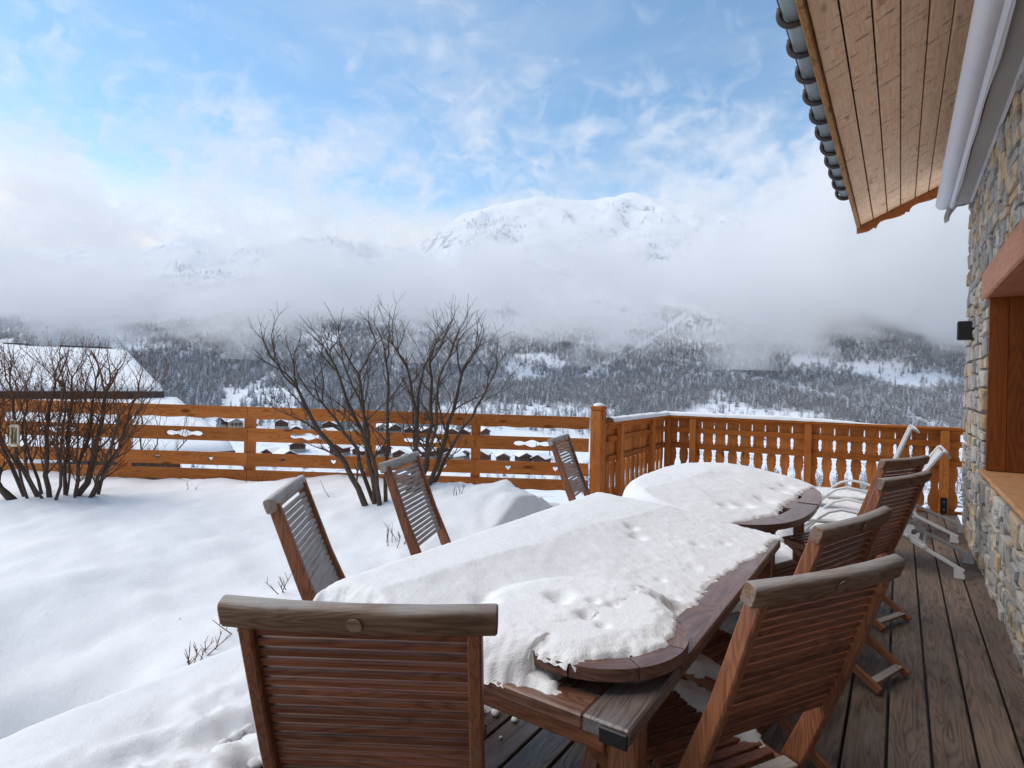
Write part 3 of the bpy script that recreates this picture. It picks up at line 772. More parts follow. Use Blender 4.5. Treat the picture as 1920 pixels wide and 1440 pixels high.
extrude_y('casing', [(.436, 3.412), (.56, 3.43), (.585, 3.455), (.59, 3.50), (.585, 3.60), (.45, 3.62), (.43, 3.60)], -1.6, AY - .02, AWN_BOX, aw)
extrude_y('casing_lip', [(.552, 3.424), (.575, 3.427), (.588, 3.45), (.58, 3.456), (.566, 3.438), (.552, 3.434)], -1.6, AY - .03, AWN, aw)
extrude_y('end_plate', [(.43, 3.408), (.50, 3.408), (.56, 3.424), (.586, 3.452), (.586, 3.60), (.44, 3.615)], AY - .015, AY, AWN_BOX, aw)
br = board('wall_bracket', aw, (.50, AY + .012, 3.435), (.60, AY + .012, 3.47), .05, .02, AWN_BOX, up=(0, 1, 0))
link('bracket_joint', tube('bracket_joint', [(.575, AY - .01, 3.44), (.575, AY + .05, 3.44)], .022, 10), STEEL, aw)
link('bracket_foot', cbox(.07, .06, .05, .006), AWN_BOX, aw, Matrix.Translation((.585, AY + .03, 3.40)))
# loose valance edge, waved, hanging out at the far end
V, Fc = [], []
N = 70
for i in range(N + 1):
    y = -1.6 + (AY + 1.6) * i / N; w = .012 * fbm(y * 1.1, 2, 5, 3); dr = .018 + .014 * (.5 + .5 * math.sin(y * 2.1 + 2 * fbm(y, 1, 1, 2)))
    V += [(.412, y, 3.396), (.424 + w, y, 3.396 - dr)]
for i in range(N): a = i * 2; Fc.append((a, a + 1, a + 3, a + 2))
val = link('valance', mesh('valance', V, Fc, True), AWN_BOX, aw); sm = val.modifiers.new('t', 'SOLIDIFY'); sm.thickness = .003
V, Fc = [], []
for i in range(12):
    t = i / 11; w = .085 * (1 - .6 * t); c = (.355 + .01 * t - .035 * math.sin(t * 2.2), AY + .004 + .012 * math.sin(t * 3), 3.40 - .17 * t)
    V += [(c[0] + .02, c[1] + .012, c[2] + .02), (c[0] + .02 + w, c[1] + .02 * math.sin(t * 5), c[2] + .02 + .02 * t)]
for i in range(11): a = i * 2; Fc.append((a, a + 1, a + 3, a + 2))
fl = link('loose_flap', mesh('loose_flap', V, Fc, True), AWN_BOX, aw); sm = fl.modifiers.new('t', 'SOLIDIFY'); sm.thickness = .004

lamp = empty('wall_lamp', (.55, 7.2, 2.0), label='small black box lamp on the stone wall corner', cat='lamp')
link('housing', cbox(.13, .10, .185, .008), BLACK, lamp, Matrix.Translation((.525, 7.30, 2.085)))
link('back_plate', cbox(.02, .085, .165, .003), BLACK, lamp, Matrix.Translation((.596, 7.30, 2.085)))
link('lens', cbox(.09, .065, .006, .002), plain('frosted_glass', (.6, .6, .58), .4), lamp, Matrix.Translation((.525, 7.30, 1.99)))

# ================================================================ CHAIRS
def chair(name, rail_c, direction, top, label, mats, spread=1.0):
    """rail_c: middle of the top rail on plan; direction: unit vector the sitter faces"""
    d = Vector((direction[0], direction[1], 0)).normalized(); back = .44
    o = Vector((rail_c[0], rail_c[1], 0)) + d * back
    t = empty(name, o, math.atan2(d.y, d.x) - math.pi / 2, label=label, cat='chair', group='folding teak chairs round the tables')
    mrail, mstile, mslat, mseat = mats
    tz = top - .03
    S = [(-.44, tz), (-.325, .72), (-.205, .44), (-.10, .22), (.03, .0)]             # side line of the long member (y, z)
    def along(s):
        acc = 0
        for (y0, z0), (y1, z1) in zip(S, S[1:]):
            L = math.hypot(y1 - y0, z1 - z0)
            if acc + L >= s: k = (s - acc) / L; return Vector((0, y0 + (y1 - y0) * k, z0 + (z1 - z0) * k)), Vector((0, (y1 - y0) / L, (z1 - z0) / L))
            acc += L
        return Vector((0, S[-1][0], S[-1][1])), Vector((0, .3, -.95))
    # long members: bent plate in the side plane
    hw = [.021, .024, .031, .026, .021]; left, right = [], []
    for i, (y, z) in enumerate(S):
        a = S[max(i - 1, 0)]; b = S[min(i + 1, len(S) - 1)]; L = math.hypot(b[0] - a[0], b[1] - a[1]); ny, nz = (b[1] - a[1]) / L, -(b[0] - a[0]) / L
        left.append((y + ny * hw[i], z + nz * hw[i])); right.append((y - ny * hw[i], z - nz * hw[i]))
    loop = left + right[::-1]
    if 'stile' not in CH or CH.get('top') != tz:
        me = prism('long_leg', [[(-z, y) for y, z in loop]], .028)         # local x down the leg
        bm = bmesh.new(); bm.from_mesh(me); bmesh.ops.remove_doubles(bm, verts=bm.verts, dist=1e-5); bmesh.ops.recalc_face_normals(bm, faces=bm.faces[:])
        bmesh.ops.bevel(bm, geom=[e for e in bm.edges if len(e.link_faces) == 2 and e.calc_face_angle(0) > 1.2], offset=.004, segments=1, affect='EDGES'); bm.to_mesh(me); bm.free()
        CH['stile'] = me; CH['top'] = tz
    base = WM[t.name]
    for sx in (-1, 1):
        m = base @ Matrix(((0, 0, 1, sx * .222), (0, 1, 0, 0), (-1, 0, 0, 0), (0, 0, 0, 1)))
        link('long_leg', CH['stile'], mstile, t, m)
    # rounded top rail
    if 'rail' not in CH:
        W = .266; prof = []
        for k in range(14):
            a = 2 * math.pi * k / 14; y = .019 * math.copysign(abs(math.cos(a)) ** .4, math.cos(a)); z = .028 * math.copysign(abs(math.sin(a)) ** (.7 if math.sin(a) > 0 else .4), math.sin(a)); prof.append((y, z))
        V, Fc = [], []
        xs = [-W, -W + .004, -W * .5, 0, W * .5, W - .004, W]
        for i, x in enumerate(xs):
            s = .9 if i in (0, 6) else 1; cv = -.012 * (1 - (x / W) ** 2)
            for y, z in prof: V.append((x, y * s + cv, z * s))
        n = 14
        for i in range(6):
            for k in range(n): a, b = i * n + k, i * n + (k + 1) % n; Fc.append((a, b, b + n, a + n))
        Fc += [tuple(range(n))[::-1], tuple(6 * n + k for k in range(n))]
        me = mesh('top_rail', V, Fc, True); me.polygons.foreach_set('use_smooth', [len(p.vertices) == 4 for p in me.polygons])
        bm = bmesh.new(); bm.from_mesh(me); bmesh.ops.recalc_face_normals(bm, faces=bm.faces[:]); bm.to_mesh(me); bm.free(); CH['rail'] = me
    tilt = math.atan2(S[0][0] - S[1][0], S[0][1] - S[1][1])
    rm = base @ Matrix.Translation((0, S[0][0] - .004, tz)) @ Matrix.Rotation(-tilt, 4, 'X')
    r = link('top_rail', CH['rail'], mrail, t, rm)
    pl = tube('wood_plug', [(.0, -.034, .004), (.0, -.0355, .004)], .015, 16)
    link('wood_plug', pl, mrail, r, rm)
    # back slats between the long members
    s = .048
    for k in range(17):
        p, tg = along(s); s += .0252
        nrm = Vector((0, -tg.z, tg.y)); 
        if nrm.y > 0: nrm = -nrm
        nn = nrm
        cv = Vector((0, -.006, 0))
        lboard('back_slat', t, p + Vector((-.209, 0, 0)), p + Vector((.209, 0, 0)), .0178, .014, mslat, up=nn, e=.002)
    # seat
    zf, zr, yf, yr = .425, .405, .225, -.19
    for sx in (-1, 1): lboard('seat_side', t, (sx * .19, yr, zr - .02), (sx * .19, yf, zf - .02), .022, .042, mstile, up=(0, 0, 1))
    link('seat_front', tube('seat_front', [(-.205, 0, 0), (.205, 0, 0)], .021, 10), mrail, t, base @ Matrix.Translation((0, yf + .012, zf - .012)))
    lboard('seat_rear', t, (-.20, yr - .01, zr), (.20, yr - .01, zr), .05, .02, mrail)
    for k in range(9):
        y = yr + .045 + k * .0415; zz = zr + (zf - zr) * (y - yr) / (yf - yr) + .006
        lboard('seat_slat', t, (-.178, y, zz), (.178, y, zz), .031, .012, mseat, e=.002)
    # crossing legs and foot bar
    for sx in (-1, 1): lboard('cross_leg', t, (sx * .155, yf + .0, zf - .03), (sx * .155, -.425, .018), .024, .042, mstile, up=(0, 0, 1), e=.005)
    lboard('foot_bar', t, (-.142, -.385, .05), (.142, -.385, .05), .042, .016, mrail)
    lboard('front_bar', t, (-.208, -.01, .09), (.208, -.01, .09), .03, .016, mrail, up=(0, 1, 0))
    for sx in (-1, 1): link('pivot_bolt', tube('pivot_bolt', [(sx * .236, 0, 0), (sx * .246, 0, 0)], .007, 8), BRASS, t, base @ Matrix.Translation((0, -.075, .20)))
    return t
CH = {}
OIL = (TEAK_GR, TEAK, TEAK_BK, TEAK_BK); SIL = (FROST, TEAK, FROST, FROST)
def rail_chair(n, f, side, top, label, mats):
    n, f = Vector((*n, 0)), Vector((*f, 0)); d = (f - n).normalized(); fc = Vector((d.y, -d.x, 0)) * side
    return chair('folding_chair', ((n + f) / 2)[:2], fc[:2], top, label, mats)
rail_chair((-1.08, .63), (-.63, .91), -1, 1.075, 'folding chair with its slatted back to us at the near table end', OIL)
rail_chair((-.275, 1.33), (.005, 1.81), -1, 1.075, 'nearest folding chair on the wall side of the tables', OIL)
rail_chair((-.215, 1.99), (-.033, 2.52), -1, 1.075, 'second folding chair from us on the wall side of the tables', OIL)
rail_chair((-.079, 3.24), (.126, 3.75), -1, 1.075, 'third folding chair from us on the wall side, hiding another behind it', OIL)
rail_chair((-.087, 4.13), (.143, 4.60), -1, 1.075, 'farthest folding chair on the wall side, in front of the white loungers', OIL)
rail_chair((-1.893, 1.275), (-2.227, 1.655), 1, 1.055, 'leftmost silvered folding chair on the garden side, sunk in snow', SIL)
rail_chair((-2.253, 2.175), (-2.45, 2.64), 1, 1.055, 'silvered folding chair on the garden side in front of the tall bare shrub', SIL)
rail_chair((-2.24, 3.92), (-2.354, 4.40), 1, 1.055, 'farthest silvered folding chair on the garden side beside the thick post', SIL)

# ================================================================ TABLES
TX0, TX1, TY0, TY1, TZ = -1.50, -.475, 1.20, 3.13, .74
tb = empty('extending_table', (-1.0, 2.1, 0), label='long rectangular teak table under thick snow in the foreground', cat='table')
hw = .115
board('side_board', tb, (TX1 - hw / 2, TY0 + .36, TZ - .02), (TX1 - hw / 2, TY1, TZ - .02), hw, .04, TEAK_TOP, e=.005)
board('corner_board', tb, (TX1 - hw / 2, TY0, TZ - .02), (TX1 - hw / 2, TY0 + .357, TZ - .02), hw, .04, wood('wet_grey_teak', (.05, .034, .028), (.15, .115, .10), .25, 1.3, weather=(.2, .18, .175), wamt=.04, spec=.5), e=.005)
board('side_board', tb, (TX0 + hw / 2, TY0, TZ - .02), (TX0 + hw / 2, TY1, TZ - .02), hw, .04, TEAK_TOP, e=.005)
board('end_board', tb, (TX0 + hw, TY0 + .05, TZ - .021), (TX1 - hw, TY0 + .05, TZ - .021), .10, .038, TEAK_TOP, e=.005)
board('end_board', tb, (TX0 + hw, TY1 - .05, TZ - .021), (TX1 - hw, TY1 - .05, TZ - .021), .10, .038, TEAK_TOP, e=.005)
n = 10; w = (TX1 - TX0 - 2 * hw) / n
for k in range(n):
    x = TX0 + hw + w * (k + .5)
    board('top_slat', tb, (x, TY0 + .108, TZ - .022), (x, TY1 - .108, TZ - .022), w - .008, .026, TEAK_TOP, e=.003)
for y in (TY0 + .02, TY1 - .02): board('apron', tb, (TX0 + .12, y + (.08 if y < 2 else -.08), TZ - .09), (TX1 - .10, y + (.08 if y < 2 else -.08), TZ - .09), .025, .085, TEAK)
for x in (TX0 + .10, TX1 - .085): board('apron', tb, (x, TY0 + .1, TZ - .09), (x, TY1 - .1, TZ - .09), .025, .085, TEAK)
for x in (TX0 + .09, TX1 - .055):
    for y in (TY0 + .13, TY1 - .13): board('leg', tb, (x, y, 0), (x, y, TZ - .041), .075, .075, TEAK, up=(0, 1, 0), e=.008)
board('brace', tb, (TX1 - .21, TY0 + .10, TZ - .05), (TX1 - .02, TY0 + .55, .04), .03, .05, TEAK, up=(1, 0, 0))
board('brace', tb, (TX1 - .25, TY0 + .55, TZ - .05), (TX1 - .25, TY0 + .10, .04), .03, .05, TEAK, up=(1, 0, 0))
board('corner_strap', tb, (TX1 - hw + .045, TY0 - .004, TZ - .026), (TX1 - .002, TY0 - .004, TZ - .026), .036, .008, BLACK, up=(0, -1, 0))

# turntable
SC, SR, SZ = Vector((-.71, 1.52, 0)), .255, .805
ls = empty('turntable', (SC.x, SC.y, TZ), label='round teak turntable half covered by snow on the near table end', cat='turntable')
NS = 9
for k in range(NS):
    a0, a1 = 2 * math.pi * k / NS + .012, 2 * math.pi * (k + 1) / NS - .004; q = 7
    lp = [(SR * math.cos(a0 + (a1 - a0) * i / q), SR * math.sin(a0 + (a1 - a0) * i / q)) for i in range(q + 1)] + [((SR - .055) * math.cos(a1 + (a0 - a1) * i / q), (SR - .055) * math.sin(a1 + (a0 - a1) * i / q)) for i in range(q + 1)]
    me = prism('rim_piece', [lp], .032); c = Vector((math.cos((a0 + a1) / 2), math.sin((a0 + a1) / 2)))
    th = (a0 + a1) / 2 + math.pi / 2; rot = Matrix.Rotation(th, 4, 'Z')
    me.transform(rot.inverted())
    link('rim_piece', me, TEAK_TOP, ls, Matrix.Translation((SC.x, SC.y, SZ - .016)) @ rot)
for k in range(6):
    x = -.165 + .066 * k; L = 2 * math.sqrt(max(.001, (SR - .062) ** 2 - (abs(x) + .02) ** 2))
    board('slat', ls, (SC.x + x, SC.y - L / 2, SZ - .019), (SC.x + x, SC.y + L / 2, SZ - .019), .06, .024, TEAK_TOP)
link('base', tube('base', [(0, 0, 0), (0, 0, .034)], .17, 24), TEAK, ls, Matrix.Translation((SC.x, SC.y, TZ - .001)))

# far table with rounded ends
T2C, T2A, T2B, T2N = Vector((-.98, 4.20, 0)), .555, .90, 3.0
t2 = empty('oval_table', (T2C.x, T2C.y, 0), label='far teak table with rounded ends under a thick cushion of snow', cat='table')
def sup(a, A, B, n=T2N): c, s = math.cos(a), math.sin(a); return (A * math.copysign(abs(c) ** (2 / n), c), B * math.copysign(abs(s) ** (2 / n), s))
cutsA = [-math.pi / 2 - .9, -math.pi / 2, -math.pi / 2 + .9, 0, math.pi / 2 - .9, math.pi / 2, math.pi / 2 + .9, math.pi]
for k in range(8):
    a0 = cutsA[k]; a1 = cutsA[(k + 1) % 8] + (2 * math.pi if k == 7 else 0)
    if k == 7: a0, a1 = math.pi, cutsA[0] + 2 * math.pi
    q = 10; aa = [a0 + .006 + (a1 - a0 - .008) * i / q for i in range(q + 1)]
    lp = [sup(a, T2A, T2B) for a in aa] + [sup(a, T2A - .12, T2B - .12) for a in aa[::-1]]
    me = prism('border_board', [lp], .035); rot = Matrix.Rotation(math.pi / 2, 4, 'Z'); me.transform(rot.inverted())
    link('border_board', me, TEAK_TOP, t2, Matrix.Translation((T2C.x, T2C.y, TZ - .0175)) @ rot)
for k in range(9):
    x = -.39 + .0975 * k; xx = min(.999, (abs(x) + .035) / (T2A - .128)); L = 2 * (T2B - .128) * (1 - xx ** T2N) ** (1 / T2N)
    for s in (-1, 1): board('top_slat', t2, (T2C.x + x, T2C.y + s * .004, TZ - .02), (T2C.x + x, T2C.y + s * L / 2, TZ - .02), .088, .028, TEAK_TOP)
for sx in (-1, 1):
    board('apron', t2, (T2C.x + sx * .36, T2C.y - .62, TZ - .085), (T2C.x + sx * .36, T2C.y + .62, TZ - .085), .025, .09, TEAK)
    board('apron', t2, (T2C.x - .345, T2C.y + sx * .63, TZ - .085), (T2C.x + .345, T2C.y + sx * .63, TZ - .085), .025, .09, TEAK)
    for sy in (-1, 1): board('leg', t2, (T2C.x + sx * .37, T2C.y + sy * .62, 0), (T2C.x + sx * .37, T2C.y + sy * .62, TZ - .036), .07, .07, TEAK, up=(0, 1, 0), e=.008)

# ================================================================ LOUNGERS
def lounger(y0, y1, xf, top, label, sh=0.0):
    t = empty('sun_lounger', (-.2, (y0 + y1) / 2, 0), label=label, cat='sun lounger', group='white sun loungers by the railing')
    A = lambda x, z, y: Vector((x + sh, y, z))
    for y in (y0, y1):
        link('side_tube', tube('side_tube', [A(-.98, .30, y), A(-.60, .315, y), A(-.2, .335, y), A(.0, .315, y), A(.08, .26, y)], .013, 8), WHITE_TUBE, t)
        link('arm', tube('arm', [A(-.72, .17, y), A(-.66, .24, y), A(-.58, .335, y), A(-.50, .40, y), A(-.40, .435, y), A(-.28, .42, y), A(-.14, .375, y), A(-.02, .31, y)], .0135, 8), WHITE_TUBE, t)
        link('front_leg', tube('front_leg', [A(-.60, .315, y), A(-.70, .25, y), A(-.80, .12, y), A(-.88, .03, y), A(-.93, .012, y)], .014, 8), WHITE_TUBE, t)
        e = .014 if y == y0 else -.014
        xq = xf if y == y0 else xf + .10
        r = board('rear_bar', t, A(-.10, .36, y + e), (xq, y + e, .062), .030, .016, WHITE_TUBE, up=(0, 1, 0), e=.004)
        pl = [(xq - .065, .002), (xq + .004, .002), (xq + .006, .028), (xq - .012, .062), (xq - .065, .09)]
        me = prism('foot_plate', [pl], .02)
        for v in me.vertices: x, zz, q = v.co; v.co = (x, q, zz)
        me.flip_normals(); link('foot_plate', me, WHITE_TUBE, t, Matrix.Translation((0, y + e, 0)))
        # notched plate that catches the backrest strut
        b0 = Vector((-.10 + sh, 0, .36)); b1 = Vector((xq, 0, .062)); dd = (b1 - b0).normalized(); nn = Vector((-dd.z, 0, dd.x))
        def Q(s, h): p = b0 + dd * s + nn * h; return (p.x, p.z)
        lp = [Q(.08, .0), Q(.36, .0), Q(.33, .03), Q(.26, .045), Q(.25, .085), Q(.235, .085), Q(.232, .06), Q(.215, .045), Q(.195, .052), Q(.192, .078), Q(.205, .10), Q(.18, .115), Q(.145, .095), Q(.135, .06), Q(.105, .055), Q(.09, .085), Q(.07, .06)]
        me = prism('notched_plate', [lp], .010)
        for v in me.vertices: x, zz, q = v.co; v.co = (x, q, zz)
        me.flip_normals(); link('notched_plate', me, WHITE_TUBE, t, Matrix.Translation((0, y + e * 1.5, 0)))
    for k, (x, z) in enumerate(((.07, .285), (.185, .215))):
        link('rung', tube('rung', [A(x, z, y0), (x + .03 + sh, y1, z)], .012, 8), WHITE_TUBE, t)
    link('cross_tube', tube('cross_tube', [A(-.98, .30, y0), A(-.98, .30, y1)], .013, 8), WHITE_TUBE, t)
    link('cross_tube', tube('cross_tube', [A(-.92, .012, y0), A(-.92, .012, y1)], .012, 8), WHITE_TUBE, t)
    # backrest frame and sling
    bx, bz = top; p0 = Vector((-.13 + sh, 0, .34)); p1 = Vector((bx, 0, bz)); w = .02
    for y in (y0 + w, y1 - w): board('back_tube', t, p0 + Vector((0, y, 0)), p1 + Vector((0, y, 0)), .028, .022, WHITE_TUBE, up=(0, 1, 0), e=.007)
    dd = (p1 - p0).normalized(); bk = Vector((dd.z, 0, -dd.x))
    link('head_bow', tube('head_bow', [p1 + Vector((0, y0 + w, 0)), p1 + bk * .05 + dd * -.01 + Vector((0, y0 + .06, 0)), p1 + bk * .085 - dd * .03 + Vector((0, (y0 + y1) / 2, 0)), p1 + bk * .05 + dd * -.01 + Vector((0, y1 - .06, 0)), p1 + Vector((0, y1 - w, 0))], .012, 8), WHITE_TUBE, t)
    V, Fc = [], []
    for i in range(13):
        s = i / 12; c = p0.lerp(p1, .04 + .94 * s) + bk * .02 * math.sin(math.pi * s)
        for k in range(5): V.append(c + Vector((0, y0 + w + (y1 - y0 - 2 * w) * k / 4, 0)) + bk * .012 * math.sin(math.pi * k / 4))
    for i in range(12):
        for k in range(4): a = i * 5 + k; Fc.append((a, a + 1, a + 6, a + 5))
    o = link('back_sling', mesh('back_sling', V, Fc, True), SLING, t); o.modifiers.new('t', 'SOLIDIFY').thickness = .005
    V, Fc = [], []
    for i in range(13):
        s = i / 12; x = -.97 + .84 * s
        for k in range(5): V.append((x + sh, y0 + (y1 - y0) * k / 4, .312 + .02 * s - .02 * math.sin(math.pi * k / 4)))
    for i in range(12):
        for k in range(4): a = i * 5 + k; Fc.append((a, a + 5, a + 6, a + 1))
    o = link('seat_sling', mesh('seat_sling', V, Fc, True), SLING, t); o.modifiers.new('t', 'SOLIDIFY').thickness = .006
    return t
lounger(5.80, 6.38, .45, (.30, 1.00), 'nearer white sun lounger beside the stone wall, backrest leaning further back')
lounger(7.12, 7.70, .50, (.10, 1.10), 'farther white sun lounger close to the railing, backrest more upright', -.05)
# ================================================================ SNOW ON FURNITURE AND DECK
def edge_round(s, r): s = max(0.0, min(1.0, s / r)); return math.sqrt(max(0, 1 - (1 - s) ** 2))
PAWS = [(-.86, 1.575, .060, .045), (-.83, 1.535, .035, .03), (-.73, 1.50, .035, .03), (-.665, 1.47, .025, .02), (-.755, 1.60, .03, .02), (-.70, 1.62, .025, .016), (-1.07, 1.47, .05, .03), (-1.02, 1.40, .06, .025),
        (-.98, 2.52, .055, .030), (-1.04, 2.60, .045, .022), (-.73, 2.12, .03, .012), (-.68, 2.38, .04, .012), (-.64, 2.0, .03, .010), (-.75, 2.66, .045, .014), (-.66, 2.80, .04, .012), (-.80, 1.90, .05, .014)]
def sgn(s, thick, r): return thick * edge_round(s, r) if s > 0 else max(-.02, s * .8)
def table_snow(x, y):
    n = fbm(x * 5, y * 5, 1.7, 4); f = fbm(x * 22, y * 22, 4.2, 4); ff = fbm(x * 60, y * 60, 2.2, 2)
    xr = lerp_tab([(1.1, -.70), (1.30, -.66), (1.75, -.60), (2.0, -.585), (2.35, -.60), (2.6, -.555), (2.9, -.515), (3.3, -.49)], y); x0 = xr; xr += .03 * n + .022 * f
    yb = lerp_tab([(-1.6, 1.16), (-.95, 1.19), (-.80, 1.215), (-.62, 1.25), (-.5, 1.30)], x) + .02 * n + .012 * f
    s = min((xr - x) * .8, y - yb, (3.18 + .02 * f) - y, x - (TX0 - .035 + .012 * n))
    r = math.hypot(x - SC.x, y - SC.y); th = math.atan2(y - SC.y, x - SC.x)
    cap = 1.0
    if -2.3 < th < .95 and r < SR + .2:                        # dry under the turntable rim, a low bank along the table end
        if th > -1.5: s = min(s, r - (SR + .012 - .09 * sstep(.55, .95, th)) + .008 * f)
        if th < .2:
            cap = .026 + .2 * (1 - sstep(-1.98, -1.62, th))
            if th > -1.6: s = min(s, max(1.285 + .012 * f - y, (-1.6 - th) * .6), -.555 - .3 * (y - 1.25) + .03 * f - x)
    k = sstep(-1.15, -.72, x); s += .006 * ff
    thick = .118 - .030 * sstep(-1.4, -.9, x) * sstep(1.75, 2.1, y) - .040 * sstep(-.95, -.6, x)
    thick *= 1 - (.45 * sstep(-1.25, -.95, x)) * (1 - sstep(1.22, 1.38, y))
    thick = min(thick, cap)
    sr = x0 + .012 * n - x                                    # melted thin towards the wall side
    if s > 0:
        t = thick * edge_round(s, .10)
        t = min(t, .006 + .14 * max(0, sr) + .05 * sstep(.35, .95, sr))
        if cap > .12 and not (-1.7 < th < .55):                 # drifted up against the turntable
            bk = .101 * (1 - sstep(SR + .02, SR + .30, r)) * edge_round(s, .12)
            t = max(t, min(bk, cap))
    else: t = max(-.02, s * .8)
    t += (.004 * n + (.0014 * f + .0009 * ff) * (.3 + 1.3 * k)) * min(1, max(.25, s / .05))
    for px, py, pr, dp in PAWS: t -= dp * .8 * math.exp(-(((x - px) ** 2 + (y - py) ** 2) / (pr * .62) ** 2) ** 1.3)
    return (TZ + .001 + max(t, -.02), t > -.004)
tag(hfield('table_snow', TX0 - .06, TX1 + .02, TY0 - .05, TY1 + .06, .008, table_snow, SNOW), 'thick crusted snow with paw marks on the near table', 'snow', kind='stuff')
def turn_snow(x, y):
    n = fbm(x * 7, y * 7, 5.7, 4); f = fbm(x * 24, y * 24, 9.2, 4); ff = fbm(x * 60, y * 60, 2.2, 2)
    r = math.hypot(x - SC.x, y - SC.y); th = math.atan2(y - SC.y, x - SC.x)
    bare = lerp_tab([(-3.15, -.10), (-2.2, -.07), (-1.86, -.03), (-1.76, -.004), (-1.35, .006), (-.95, .055), (-.6, .085), (-.2, .065), (.2, .05), (.55, .028), (.85, .0), (1.3, -.07), (3.15, -.10)], th)
    s = SR - bare + .016 * f + .012 * n - r
    s += .007 * ff; hi = .027 + .007 * sstep(-.62, -.9, x)
    t = min(hi, .007 + .30 * s) if s > 0 else max(-.02, s * .8) + (.006 * n + .003 * f + .0012 * ff) * min(1, max(.1, s / .04))
    for px, py, pr, dp in PAWS: t -= dp * .9 * math.exp(-(((x - px) ** 2 + (y - py) ** 2) / (pr * .62) ** 2) ** 1.3)
    if r > SR: t -= (r - SR) * 1.1
    return (SZ + .001 + max(t, -.028 if r < SR else -.06), t > -.004 if r < SR else (t > -.055 and bare < -.02))
tag(hfield('turntable_snow', SC.x - SR - .12, SC.x + SR + .02, SC.y - SR - .06, SC.y + SR + .12, .007, turn_snow, SNOW), 'lumpy snow with paw holes on the round turntable', 'snow', kind='stuff')
def table2_snow(x, y):
    n = fbm(x * 4, y * 4, 8.7, 4); f = fbm(x * 20, y * 20, 3.2, 4)
    X, Y = (x - T2C.x) / (T2A + .03), (y - T2C.y) / (T2B + .03); q = (abs(X) ** T2N + abs(Y) ** T2N) ** (1 / T2N)
    s = (1 - q) * .58
    xr = lerp_tab([(3.2, -.80), (3.45, -.70), (3.7, -.62), (4.3, -.585), (4.7, -.56), (5.1, -.5)], y); x0 = xr; xr += .02 * n + .02 * f
    s = min(s, (xr - x) * .9)
    thick = lerp_tab([(-1.6, .115), (-1.2, .11), (-.95, .095), (-.75, .065), (-.6, .035), (-.5, .02)], x)
    t = sgn(s, thick, .085)
    if s > 0: t = min(t, .006 + .17 * max(0, x0 + .01 * n - x))
    t += (.007 * n + (.0012 + .0014 * sstep(-.95, -.7, x)) * f) * min(1, max(.15, s / .05))
    for px, py, pr in ((-.78, 3.75, .05), (-.72, 4.05, .05), (-.70, 4.45, .05), (-.85, 3.6, .04), (-.68, 4.7, .05)): t -= .03 * math.exp(-((x - px) ** 2 + (y - py) ** 2) / pr ** 2)
    return (TZ + .001 + max(t, -.02), t > -.004)
tag(hfield('far_table_snow', T2C.x - T2A - .05, T2C.x + T2A, T2C.y - T2B - .05, T2C.y + T2B + .05, .011, table2_snow, SNOW), 'smooth snow cushion on the far table', 'snow', kind='stuff')
def deck_snow(x, y):
    n = fbm(x * 2.2, y * 2.2, 4.7, 4); f = fbm(x * 10, y * 10, 7.2, 4)
    xb = lerp_tab([(-1.6, -1.7), (.9, -1.95), (1.3, -2.02), (1.8, -1.85), (2.1, -1.50), (2.6, -1.38), (3.4, -1.1), (4.4, -.72), (5.2, -.62), (6.5, -.35), (8.0, -.12), (8.9, -.05)], y) + .09 * n + .05 * f
    s = xb - x; sl = x - (DX - .03); sb = lerp_tab([(-2.8, 8.28), (.7, 8.72)], x) - y
    th = .125 * edge_round(s, .75) * edge_round(sl + .01, .10) * edge_round(sb, .06)
    rough = sstep(-2.55, -2.2, x) * (1 - sstep(2.2, 3.0, y)) 
    t = th + .012 * n * (s > 0) + (.005 + .022 * rough) * f * min(1, max(0, s / .12)) * (1 if rough > 0 else .3)
    # trodden ruts near us
    t -= .05 * rough * math.exp(-((x + 2.28 + .12 * math.sin(y * 3)) / .07) ** 2)
    if s <= 0: t = max(-.01, s * .3)
    return (.001 + max(t, -.01), t > -.003 and x > DX - .05 and sb > 0)
tag(hfield('deck_snow', DX - .05, .3, -.6, 8.8, .022, deck_snow, SNOW), 'snow lying over the garden side of the deck', 'snow', kind='stuff')
# crumbs of snow broken off at the trodden edge
mb = MB(); rc = random.Random(5)
def crumb(c, r):
    bm = bmesh.new(); bmesh.ops.create_icosphere(bm, subdivisions=2, radius=r)
    for v in bm.verts: v.co *= 1 + .45 * noise.noise(v.co / r * 1.3 + Vector(c) * 9)
    V = [Vector((v.co.x, v.co.y, v.co.z * .6)) + Vector(c) for v in bm.verts]; Fc = [tuple(v.index for v in f.verts) for f in bm.faces]; bm.free(); mb.add((V, Fc))
for _ in range(110):
    y = rc.uniform(.8, 2.2); x = lerp_tab([(.9, -1.95), (1.3, -2.02), (1.8, -1.85), (2.1, -1.5)], y) + rc.gauss(-.05, .13)
    r = rc.choice((.008, .012, .015, .02, .028)); crumb((x, y, .004 + r * .5 + (.03 if x < -2.1 else 0)), r)
for _ in range(0): crumb((rc.uniform(-1.5, -1.15), rc.uniform(1.9, 2.6), .006), rc.choice((.006, .009, .013)))
tag(link('snow_crumbs', mb.mesh('snow_crumbs', True), SNOW_ROUGH), 'broken crumbs of snow at the trodden deck edge', 'snow', kind='stuff')
